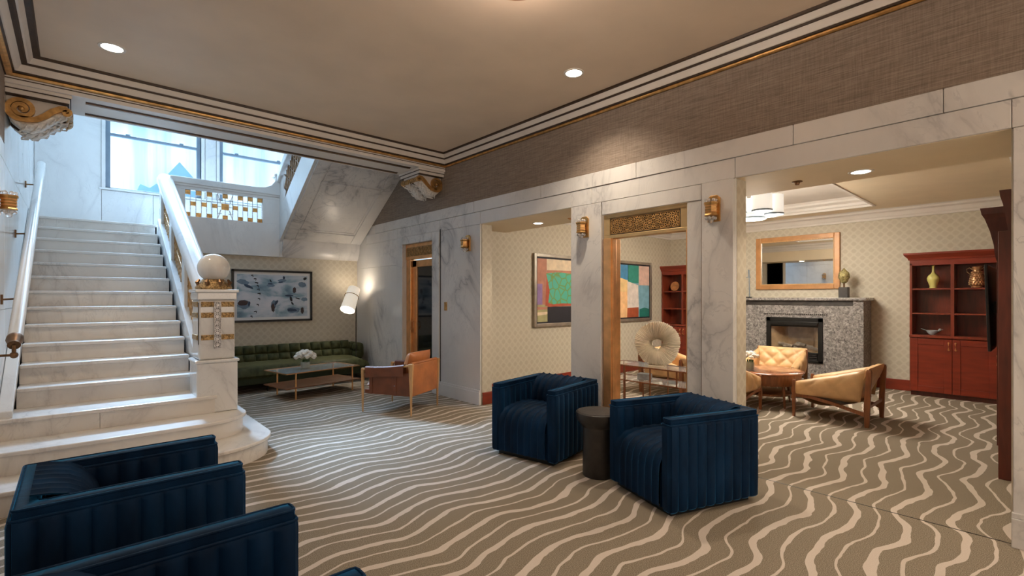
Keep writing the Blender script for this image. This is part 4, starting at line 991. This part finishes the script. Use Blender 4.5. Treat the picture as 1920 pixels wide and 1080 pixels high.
# ------------------------------------------------------------------ bookcases
def bookcase(ya, yb, label, flip=False):
    t = thing('bookcase', label, 'bookcase', (9.48, (ya+yb)/2, 0))
    x0, x1 = 9.30, XF-.005; th = .03; ym = (ya+yb)/2
    bd = MB().box((x0, ya, .06), (x1, ya+th, 1.96)).box((x0, yb-th, .06), (x1, yb, 1.96)).box((x1-.02, ya, .06), (x1, yb, 1.96))
    obj('carcass', rel(t, bd), 'cherry', t, bevel=.002)
    obj('plinth', rel(t, box((x0+.03, ya+.01, 0), (x1, yb-.01, .06))), 'cherry_dark', t)
    obj('back_panel', rel(t, box((x1-.026, ya+th, .9), (x1-.02, yb-th, 1.93))), 'cherry', t)
    obj('divider', rel(t, box((x0+.003, ym-.02, .9), (x1-.02, ym+.02, 1.93))), 'cherry', t, bevel=.002)
    for z in (1.215, 1.575):
        for a, b_ in ((ya+th, ym-.02), (ym+.02, yb-th)): obj('shelf', rel(t, box((x0+.008, a, z-.012), (x1-.02, b_, z+.012))), 'cherry', t, bevel=.002)
    obj('counter', rel(t, box((x0-.012, ya-.005, .86), (x1, yb+.005, .90))), 'cherry', t, bevel=.006)
    for nm, a, b_ in (('door', ya+.012, ym-.002), ('door', ym+.002, yb-.012)):
        w_ = .085
        dr = obj('door', rel(t, frame_mb(a, b_, .07, .85, w_, x0-.02, x0)), 'cherry_red', t, bevel=.004)
        obj('door_panel', rel(t, box((x0-.010, a+w_, .07+w_), (x0, b_-w_, .85-w_))), 'cherry_red', dr)
        hy = b_-.035 if b_ < ym+.01 else a+.035
        obj('handle', rel(t, MB().tube([(x0-.02, hy, .70), (x0-.045, hy, .71), (x0-.05, hy, .75), (x0-.045, hy, .79), (x0-.02, hy, .80)], .008, 6).sphere((x0-.024, hy, .70), .012, 8, 6).sphere((x0-.024, hy, .80), .012, 8, 6)), 'brass', dr, smooth=50)
    cr_ = MB()
    prof = [(0, 1.925), (0, 2.0), (-.015, 2.005), (-.02, 2.03), (-.055, 2.07), (-.065, 2.085), (-.065, 2.11), (.05, 2.11)]
    rings = [[(x1, ya-0+p_, z), (x0+p_, ya+p_, z), (x0+p_, yb-p_, z), (x1, yb-p_, z)] for p_, z in [(0, 1.925), (0, 2.0), (-.015, 2.005), (-.02, 2.03), (-.055, 2.07), (-.065, 2.085), (-.065, 2.11)]]
    cr_.loft(rings); obj('crown', rel(t, cr_), 'cherry_red', t)
    return t
bookcase(.50, 1.455, 'cherry wood bookcase with two doors holding the yellow vase, right of the fireplace')
bookcase(4.65, YP-.01, 'cherry wood bookcase in the far corner seen through the brass doorway')
yv = thing('yellow_vase', 'yellow long-necked vase on the top left shelf of the cherry bookcase', 'vase', (9.42, 1.20, 1.587))
obj('body', MB().lathe([(.035, 0), (.045, .004), (.042, .03), (.055, .07), (.072, .12), (.074, .15), (.06, .185), (.03, .215), (.017, .24), (.015, .31), (.022, .335), (.018, .335), (.012, .31)], 28), 'yellow_glaze', yv, smooth=50)
jg = thing('scaled_jug', 'bronze coloured two-handled jug with scaly surface on the top right shelf of the bookcase', 'jug', (9.42, .735, 1.587), 90)
obj('body', MB().lathe([(.055, 0), (.06, .006), (.055, .02), (.078, .04), (.082, .07), (.068, .14), (.052, .20), (.042, .24), (.045, .27), (.055, .295), (.05, .3), (.04, .28)], 28), 'copper_glaze', jg, smooth=50)
mb = MB()
for j in range(7):
    z = .05+j*.028; r = .084-.0055*j if j else .080
    for k in range(16):
        a = 2*PI*(k+.5*(j % 2))/16; mb.sphere((r*.97*math.cos(a), r*.97*math.sin(a), z), .013, 6, 5, (1, 1, 1.1))
obj('scales', mb, 'copper_glaze', jg, smooth=60, kind='stuff')
for s in (-1, 1): obj('handle', MB().tube([(s*.045, 0, .26), (s*.075, 0, .285), (s*.105, 0, .265), (s*.10, 0, .225), (s*.07, 0, .19), (s*.085, 0, .165)], .006, 6), 'copper_glaze', jg, smooth=50)
bd = thing('bird_bowl', 'small grey blue bird-shaped bowl on the bottom left shelf of the bookcase', 'bowl', (9.42, 1.21, .90), 90)
mb = MB().lathe([(.025, 0), (.03, .006), (.05, .03), (.062, .06), (.06, .07), (.05, .045), (.002, .03)], 22); mb.v = [(x*1.15, y*.8, z) for x, y, z in mb.v]
obj('bowl', mb, 'blue_ceramic', bd, smooth=50)
obj('head', MB().sphere((-.085, 0, .078), .02, 10, 8).tube([(-.06, 0, .055), (-.085, 0, .075)], .014, 8).tube([(-.10, 0, .08), (-.125, 0, .083)], [.007, .001], 6), 'blue_ceramic', bd, smooth=50)
obj('tail', MB().loft([[(.055, -.02, .055), (.055, .02, .055), (.055, .02, .065), (.055, -.02, .065)], [(.13, -.012, .085), (.13, .012, .085), (.13, .012, .09), (.13, -.012, .09)]]), 'blue_ceramic', bd)
pt_ = thing('copper_plate', 'round copper coloured plate standing on the top shelf of the far corner bookcase', 'plate', (9.45, 5.36, 1.587))
mb = MB().lathe([(.001, 0), (.06, .0), (.095, .014), (.10, .018), (.095, .022), (.06, .01), (.001, .01)], 28); M_ = Matrix.Translation((0, 0, .10)) @ Matrix.Rotation(R(-80), 4, 'Y'); mb.v = [tuple(M_ @ Vector(p)) for p in mb.v]
obj('dish', mb, 'copper_plate', pt_, smooth=50); obj('stand', MB().bar((-.02, -.04, .004), (.06, -.04, .004), .008).bar((-.02, .04, .004), (.06, .04, .004), .008), 'light_wood', pt_)

# ------------------------------------------------------------------ media cabinet seen end-on at the right
mc = thing('media_cabinet', 'tall dark cherry media cabinet with stepped crown, seen end-on at the right', 'cabinet', (6.9, .25, 0))
obj('end_panel', rel(mc, box((5.50, YR+.005, .0), (5.54, .305, 1.98))), 'cherry_dark', mc, bevel=.004)
obj('end_unit', rel(mc, box((5.54, YR+.005, .05), (6.5, .295, 1.98))), 'cherry_dark', mc, bevel=.003)
obj('centre_unit', rel(mc, box((6.5, YR+.005, .05), (8.6, .37, 1.90))), 'cherry_dark', mc, bevel=.003)
def crown(x0, x1, yf, prof, name):
    mb = MB(); rings = [[(x0-p_*.6, YR+.005, z), (x0-p_*.6, yf+p_, z), (x1, yf+p_, z), (x1, YR+.005, z)] for p_, z in prof]
    mb.loft(rings); obj(name, rel(mc, mb), 'cherry_dark', mc)
crown(6.5, 8.6, .37, [(0, 1.80), (.012, 1.84), (.02, 1.95), (.045, 2.08), (.08, 2.20), (.10, 2.24), (.11, 2.30)], 'lower_crown')
crown(5.55, 6.5, .25, [(0, 1.98), (.01, 2.05), (.03, 2.20), (.045, 2.26), (.05, 2.31)], 'upper_crown')
for y_, x_ in ((.38, 7.2), (.38, 7.28)): obj('handle', rel(mc, MB().tube([(x_, .37, .72), (x_, .405, .74), (x_, .405, .84), (x_, .37, .86)], .009, 6)), 'brass', mc, smooth=50)
tv = thing('television', 'flat black television edge tilted out in front of the media cabinet', 'television', (7.1, .40, 1.35))
obj('panel', MB().prism([(.035, .42), (.06, .42), (.035, -.42), (.01, -.42)], 'x', -.55, .55), 'black', tv, bevel=.006)
obj('screen', MB().prism([(.0605, .40), (.0615, .40), (.0365, -.40), (.0355, -.40)], 'x', -.53, .53), 'screen', tv)
obj('bracket', MB().box((-.08, -.045, -.06), (.08, .02, .06)), 'black_metal', tv)

# ------------------------------------------------------------------ drum chandelier
ch = thing('drum_chandelier', 'cluster of glowing white drum shades hung close to the lounge tray ceiling', 'chandelier', (6.95, 2.78, ZR+.16))
obj('canopy', MB().lathe([(.16, 0), (.16, -.03), (.12, -.04)], 24), 'steel_frame', ch, smooth=40)
for x, y, r, z in ((-.05, 0, .18, -.50), (-.30, .10, .13, -.44), (.22, -.10, .13, -.44), (.02, -.26, .12, -.46), (-.06, .30, .13, -.44), (.26, .22, .12, -.42), (-.26, -.22, .12, -.44)):
    sh = obj('drum_shade', MB().loft([[(x+r*math.cos(2*PI*k/28), y+r*math.sin(2*PI*k/28), zz) for k in range(28)] for zz in (z, z+.26)]), 'drum_glow', ch, smooth=40)
    obj('drum_diffuser', MB().loft([[(x+(r-.004)*math.cos(2*PI*k/28), y+(r-.004)*math.sin(2*PI*k/28), zz) for k in range(28)] for zz in (z-.003, z+.002)]), 'drum_bottom', sh)
    obj('rim', MB().loft([[(x+a*math.cos(2*PI*k/28), y+a*math.sin(2*PI*k/28), zz) for k in range(28)] for a, zz in ((r+.002, z-.004), (r+.006, z-.004), (r+.006, z+.018), (r+.002, z+.018))], cap=False), 'steel_frame', sh, smooth=40)
    obj('arm', MB().tube([(x, y, z+.26), (x*.4, y*.4, -.02)], .008, 6), 'steel_frame', ch)
light('POINT', 'chandelier_lamp', (0, 0, -.62), 110, (1, .93, .80), size=.25, parent=ch)

# ------------------------------------------------------------------ framed abstract paintings
def painting(xa, xb, za, zb, label, patches, y=YP):
    t = thing('framed_painting', label, 'painting', ((xa+xb)/2, y, (za+zb)/2)); W, H = xb-xa, zb-za; fw = .055
    f_ = MB().box((-W/2, -.05, -H/2), (-W/2+fw, 0, H/2)).box((W/2-fw, -.05, -H/2), (W/2, 0, H/2)).box((-W/2+fw, -.05, -H/2), (W/2-fw, 0, -H/2+fw)).box((-W/2+fw, -.05, H/2-fw), (W/2-fw, 0, H/2))
    obj('frame', f_, 'silver_frame', t, bevel=.006)
    obj('inner_lip', MB().box((-W/2+fw, -.03, -H/2+fw), (W/2-fw, -.004, H/2-fw)), 'p_black', t)
    w_, h_ = W-2*fw-.05, H-2*fw-.05
    for i, (mt, pts) in enumerate(patches):
        yy_ = -.031-.0006*i
        mb = MB().add([((p[0]-.5)*w_, yy_, (p[1]-.5)*h_) for p in pts], [tuple(range(len(pts)))])
        obj('painted_patch', mb, mt, t)
    return t
def blob(cx_, cy_, rx, ry, n=18, j=.06, seed=1, rot=0):
    r_ = random.Random(seed); out = []
    for k in range(n):
        a = 2*PI*k/n; q = 1+(r_.random()-.5)*2*j; x, y = rx*q*math.cos(a), ry*q*math.sin(a); out.append((cx_+x*math.cos(rot)-y*math.sin(rot), cy_+x*math.sin(rot)+y*math.cos(rot)))
    return out
Rr = lambda a, b_, c_, d_: [(a, b_), (c_, b_), (c_, d_), (a, d_)]
painting(5.47, 7.30, .975, 2.165, 'large framed abstract painting with a turquoise cell block, behind the left opening', [
    ('p_cream', Rr(0, 0, 1, 1)), ('p_rose', Rr(0, 0, .13, 1)), ('p_lilac', Rr(0, .27, .07, .6)), ('p_olive', Rr(0, 0, .16, .27)), ('p_cream', [(0, .10), (.16, .12), (.16, .16), (0, .15)]), ('p_rose', [(0, .19), (.16, .20), (.16, .23), (0, .24)]),
    ('p_red', [(.11, .25), (.13, .80), (.9, .83), (.92, .24)]), ('p_rose', [(.13, .70), (.13, .82), (.93, .84), (.92, .70)]), ('p_teal_cells', [(.15, .30), (.17, .5), (.12, .77), (.3, .795), (.5, .78), (.62, .76), (.82, .74), (.86, .55), (.84, .33), (.6, .28), (.35, .29), (.22, .275)]), ('p_black', Rr(.14, 0, .95, .24)), ('p_red', [(.14, .235), (.5, .25), (.95, .235), (.95, .26), (.4, .27), (.14, .255)]), ('p_cream', Rr(.95, 0, 1, 1))])
painting(7.55, 8.86, .985, 2.165, 'framed abstract painting of blue, peach and white blocks, seen through the brass doorway', [
    ('p_sky', Rr(0, 0, 1, 1)), ('p_blue', Rr(0, .72, .36, 1)), ('p_green', Rr(.36, .66, .68, 1)), ('p_pink', Rr(.68, .62, 1, 1)), ('p_yellow', [(0, .48), (0, .76), (.2, .74), (.36, .70), (.36, .48)]), ('p_peach', Rr(0, 0, .34, .49)),
    ('p_white', [(.34, .18), (.34, .69), (.66, .62), (.68, .18)]), ('p_rust', [(.33, 0), (.34, .18), (.67, .19), (.67, 0)]), ('p_dkgreen', [(.70, 0), (.70, .15), (.85, .18), (1, .15), (1, 0)]), ('p_black', Rr(.355, .70, .365, 1))])

# blurred photograph over the sofa
t = thing('framed_photograph', 'black framed blue and white blurred photograph hanging above the green sofa', 'picture', (2.56, 9.0, 1.478)); W, H = 1.29, .88
f_ = MB().box((-W/2, -.045, -H/2), (-W/2+.035, 0, H/2)).box((W/2-.035, -.045, -H/2), (W/2, 0, H/2)).box((-W/2, -.045, -H/2), (W/2, 0, -H/2+.035)).box((-W/2, -.045, H/2-.035), (W/2, 0, H/2))
obj('frame', f_, 'black', t, bevel=.003)
obj('mat_board', MB().box((-W/2+.03, -.02, -H/2+.03), (W/2-.03, -.002, H/2-.03)), 'mat_board', t)
pw, ph_ = 1.13, .72
obj('print', MB().box((-pw/2, -.022, -ph_/2), (pw/2, -.0201, ph_/2)), 'blurred_print', t)
def pb(mt, cx_, cy_, rx, ry, rot=0, sd=1, lay=0):
    pts = blob(cx_, cy_, rx*.8, ry*.8, 16, .14, sd, rot)
    obj('print_figure', MB().add([((x-.5)*pw, -.0225-.0005*lay, (.5-y)*ph_) for x, y in pts], [tuple(range(len(pts)))]), mt, t)
for i, (x, y) in enumerate([(.20, .02), (.24, .10), (.26, .19), (.275, .26), (.285, .34), (.295, .44), (.292, .56), (.275, .70), (.245, .86), (.19, .97)]):
    pb('p_ink', x, y, .020+.006*(i % 3), .016, .3*(i % 4)-.4, i, 3); pb('p_ink', x+.012, y+.025, .006, .022, .2, i+20, 3)
for a in [('p_haze', .08, .18, .11, .07, .5, 1, 1), ('p_navy', .15, .28, .09, .035, .7, 2, 2), ('p_haze', .09, .70, .11, .13, .1, 3, 1), ('p_maroon', .08, .66, .085, .085, 0, 4, 2), ('p_navy', .16, .68, .02, .07, .1, 5, 2),
          ('p_haze', .455, .25, .07, .05, 0, 6, 1), ('p_ink', .455, .14, .013, .05, -.3, 7, 3), ('p_navy', .45, .21, .045, .02, .1, 8, 2), ('p_haze', .62, .13, .08, .05, -.1, 9, 1), ('p_navy', .645, .06, .022, .045, 0, 10, 2), ('p_navy', .60, .17, .05, .02, -.3, 11, 2),
          ('p_haze', .92, .22, .07, .09, -.4, 12, 1), ('p_ink', .96, .07, .03, .05, .4, 13, 3), ('p_haze', .50, .70, .05, .13, .1, 14, 1), ('p_maroon', .49, .78, .03, .13, -.02, 15, 2), ('p_navy', .535, .66, .025, .08, .3, 16, 2),
          ('p_haze', .78, .84, .12, .09, .1, 17, 1), ('p_maroon', .80, .36, .032, .09, 0, 18, 2), ('p_navy', .72, .49, .08, .025, 0, 19, 2), ('p_ink', .75, .57, .022, .08, -.15, 20, 3), ('p_ink', .77, .68, .018, .05, -.4, 21, 3), ('p_ink', .85, .56, .05, .018, .5, 22, 3), ('p_navy', .76, .84, .09, .05, .1, 23, 2), ('p_maroon', .92, .86, .03, .10, 0, 24, 3), ('p_haze', .95, .58, .06, .06, 0, 25, 1)]: pb(*a)

# ------------------------------------------------------------------ green sofa
sf = thing('tufted_sofa', 'long green velvet button-tufted sofa against the wallpapered wall under the landing', 'sofa', (2.65, 8.55, 0))
SW = 1.26
mb = MB(); pillow(mb, [(-SW+.1, .14, .36), (SW-.1, .14, .36), (SW-.1, .26, .66), (-SW+.1, .26, .66)], .11, 130, 30, .5, ('s', 13, 2), 8, 0, .6)
obj('back_cushion', mb, 'velvet_green', sf, smooth=70)
mb = MB(); pillow(mb, [(-SW, -.45, .26), (SW, -.45, .26), (SW, .22, .30), (-SW, .22, .30)], .13, 100, 16, .6, None, 9)
obj('seat_cushion', mb, 'velvet_green', sf, smooth=70)
obj('base_frame', box((-SW+.02, -.42, .12), (SW-.02, .38, .26)), 'dark_velvet', sf, bevel=.02)
obj('back_frame', box((-SW+.05, .24, .2), (SW-.05, .40, .63)), 'velvet_green', sf, bevel=.03)
for s in (-1, 1):
    cs = [(s*(SW-.02), -.1, .34), (s*(SW-.02), .34, .34), (s*(SW-.02), .34, .63), (s*(SW-.02), -.1, .63)]
    if s > 0: cs = [cs[1], cs[0], cs[3], cs[2]]
    obj('arm', pillow(MB(), cs, .09, 30, 20, 1, ('s', 2, 2), 5, 0, .5), 'velvet_green', sf, smooth=70)
for x in (-SW+.1, -.4, .4, SW-.1):
    for y in (-.36, .3): obj('foot', MB().lathe([(.012, 0), (.02, .12)], 10, (x, y, 0)), 'black_metal', sf)

# glass coffee table
gt = thing('glass_coffee_table', 'low rectangular glass coffee table with slim brass legs and brown lower shelf before the sofa', 'coffee table', (2.72, 7.56, 0), 10)
hw, hd_ = .59, .33
obj('glass_top', MB().cbox((0, 0, .380), (hw*2, hd_*2, .010)), 'thin_glass', gt, bevel=.002)
obj('top_edge', MB().box((-hw, -hd_, .372), (hw, -hd_+.008, .386)).box((-hw, hd_-.008, .372), (hw, hd_, .386)).box((-hw, -hd_, .372), (-hw+.008, hd_, .386)).box((hw-.008, -hd_, .372), (hw, hd_, .386)), 'brass', gt)
obj('lower_shelf', MB().cbox((-.21, 0, .17), (hw*1.3, hd_*2, .016)), 'walnut', gt, bevel=.003)
obj('lower_shelf', MB().cbox((.40, 0, .17), (hw*.74, hd_*2, .012)), 'walnut', gt, bevel=.003, label='glossier right half of the lower shelf')
for x in (-.42, .50):
    for y in (-.27, .27): obj('leg', MB().tube([(x, y, 0), (x, y, .373)], .012, 10), 'brass', gt, smooth=40)
flowers(2.60, 7.56, .386, 0, 'low dark glass vase packed with white roses on the glass coffee table', 20, .165, (.07, .10), 5)

# cognac leather armchair
la = thing('leather_armchair', 'cognac leather armchair with pale wood legs seen from behind, facing the coffee table', 'armchair', (3.185, 5.715, 0), math.degrees(math.atan2(.63, -.33))+90)
w2, d2 = .325, .355
for x in (-w2, w2):
    obj('leg', MB().loft([[(x+a*s_*.8, -d2+b_*s_, z) for a, b_ in ((-1, -1), (1, -1), (1, 1), (-1, 1))] for z, s_ in ((0, .009), (.25, .014), (.50, .019), (.545, .019), (.56, .014))]), 'light_wood', la, bevel=.005)
    obj('leg', MB().loft([[(x+a*s_*.8, d2+b_*s_, z) for a, b_ in ((-1, -1), (1, -1), (1, 1), (-1, 1))] for z, s_ in ((0, .009), (.25, .014), (.55, .024), (.625, .03), (.64, .024))]), 'light_wood', la, bevel=.005)
    obj('arm_rail', MB().loft([[(x-.014, y, z-.014), (x+.014, y, z-.014), (x+.014, y, z+.012), (x-.014, y, z+.012)] for y, z in ((-d2, .545), (-.1, .56), (.15, .59), (d2, .62))]), 'light_wood', la, bevel=.005)
    # leather sleeve over the arm rail
    def slv(u, v):
        y = -d2+.06+(2*d2-.15)*v; zt = .575+.045*v*v; s_ = u*2-1
        a = abs(s_); hang = .135-.02*math.sin(PI*v)
        if a < .25: return (x+s_*.12, y, zt+.01*(1-(a/.25)**2))
        q = (a-.25)/.75; return (x+(1 if s_ > 0 else -1)*(.032+.006*math.sin(q*3)), y, zt-hang*q)
    obj('arm_sleeve', MB().grid(slv, 24, 14), 'cognac_dark', la, smooth=60)
    obj('side_panel', MB().box((x-.008 if x > 0 else x-.006, -d2+.10, .24), (x+.006 if x > 0 else x+.008, d2-.02, .52)), 'cognac_dark', la, bevel=.004)
    sg = 1 if x > 0 else -1
    obj('strap', MB().box((x+sg*.008, .10, .24), (x+sg*.014, .15, .53)), 'cognac_dark', la, bevel=.002)
    obj('strap', MB().box((x+sg*.008, -.24, .24), (x+sg*.014, -.20, .48)), 'cognac_dark', la, bevel=.002)
    obj('stud', MB().lathe([(.008, 0), (.006, .005)], 8), 'steel_frame', la); la.children[-1].location = (x+sg*.014, .125, .36); la.children[-1].rotation_euler = (0, sg*PI/2, 0)
obj('back_panel', MB().box((-w2+.012, d2-.02, .235), (w2-.012, d2+.014, .625)), 'cognac_leather', la, bevel=.012, seg=3)
obj('back_top_roll', MB().tube([(-w2+.02, d2-.01, .632), (0, d2-.005, .638), (w2-.02, d2-.01, .632)], .02, 10), 'cognac_leather', la, smooth=50)
obj('seat_frame', MB().box((-w2+.01, -d2+.02, .235), (w2-.01, d2-.02, .29)), 'cognac_dark', la, bevel=.01)
obj('seat_cushion', pillow(MB(), [(-.29, -.34, .34), (.29, -.34, .34), (.29, .24, .32), (-.29, .24, .32)], .07, 24, 20, .7, None, 6), 'cognac_leather', la, smooth=70)
obj('back_cushion', pillow(MB(), [(-.27, .20, .36), (.27, .20, .36), (.25, .29, .76), (-.25, .29, .76)], .10, 24, 20, .5, None, 4), 'cognac_leather', la, smooth=70)

# floor lamp
fl = thing('floor_lamp', 'floor lamp with a glowing tilted tube shade on a thin dark pole beside the sofa', 'floor lamp', (3.80, 8.45, 0))
obj('base', MB().lathe([(.14, 0), (.14, .012), (.13, .018), (.02, .022)], 28), 'black_metal', fl, smooth=40)
obj('pole', MB().tube([(0, 0, .02), (0, 0, 1.42)], .010, 8), 'black_metal', fl)
axis = Vector((-.42, -.36, -.80)).normalized(); cc = Vector((-.12, -.05, 1.42)); ref = axis.orthogonal().normalized(); bi = axis.cross(ref)
def rg_(c_, r, n_=28): return [tuple(c_+ref*r*math.cos(2*PI*k/n_)+bi*r*math.sin(2*PI*k/n_)) for k in range(n_)]
obj('shade', MB().loft([rg_(cc-axis*.23, .105), rg_(cc+axis*.23, .125)], cap=False), 'shade_glow', fl, smooth=40)
obj('diffuser', MB().loft([rg_(cc+axis*.21, .119), rg_(cc+axis*.205, .119)]), 'bulb_glow', fl)
obj('shade_ring', MB().tube(rg_(cc-axis*.06, .122)+[rg_(cc-axis*.06, .122)[0]], .006, 6), 'bronze', fl, smooth=40)
obj('knuckle', MB().tube([(0, 0, 1.34), (0, 0, 1.46)], .018, 8).bar((0, 0, 1.42), tuple(cc+Vector((.10, .03, .02))), .014), 'bronze', fl)
light('POINT', 'floor_lamp_bulb', tuple(cc-axis*.20), 6, (1, .88, .72), size=.05, parent=fl)
light('SPOT', 'floor_lamp_beam', tuple(cc+axis*.23), 14, (1, .86, .68), tuple(Vector((0, 0, -1)).rotation_difference(axis).to_euler()), size=.08, spot=130, blend=.8, parent=fl)

# ------------------------------------------------------------------ outside the landing windows
ext = thing('opposite_building', 'pale streaked building facade seen through the landing windows', 'building', (3, 17.5, 0))
obj('facade', box((-9, 0, -2), (12, .4, 6.9)), 'facade', ext)
obj('cornice', box((-9, -.25, 6.7), (12, 0, 6.95)), 'facade', ext)
gb_ = thing('gabled_roof', 'small blue grey pointed gable outside the left landing window', 'roof', (2.31, 17.2, 4.47))
obj('gable', MB().prism([(-.02, .92), (.40, .42), (.40, -1.3), (-1.6, -1.3), (-1.0, -.08), (-.93, .14), (-.72, .06), (-.55, .22), (-.30, .52)], 'y', -.2, .4), 'slate_blue', gb_)
struct('courtyard_ground', box((-12, 10.6, -.2), (16, 24, 0)), 'facade')
# enclosing wall behind the photographer
struct('wall_rear', box((XL-.2, -3.4, 0), (XW+.2, -3.2, 4)), 'white_paint')
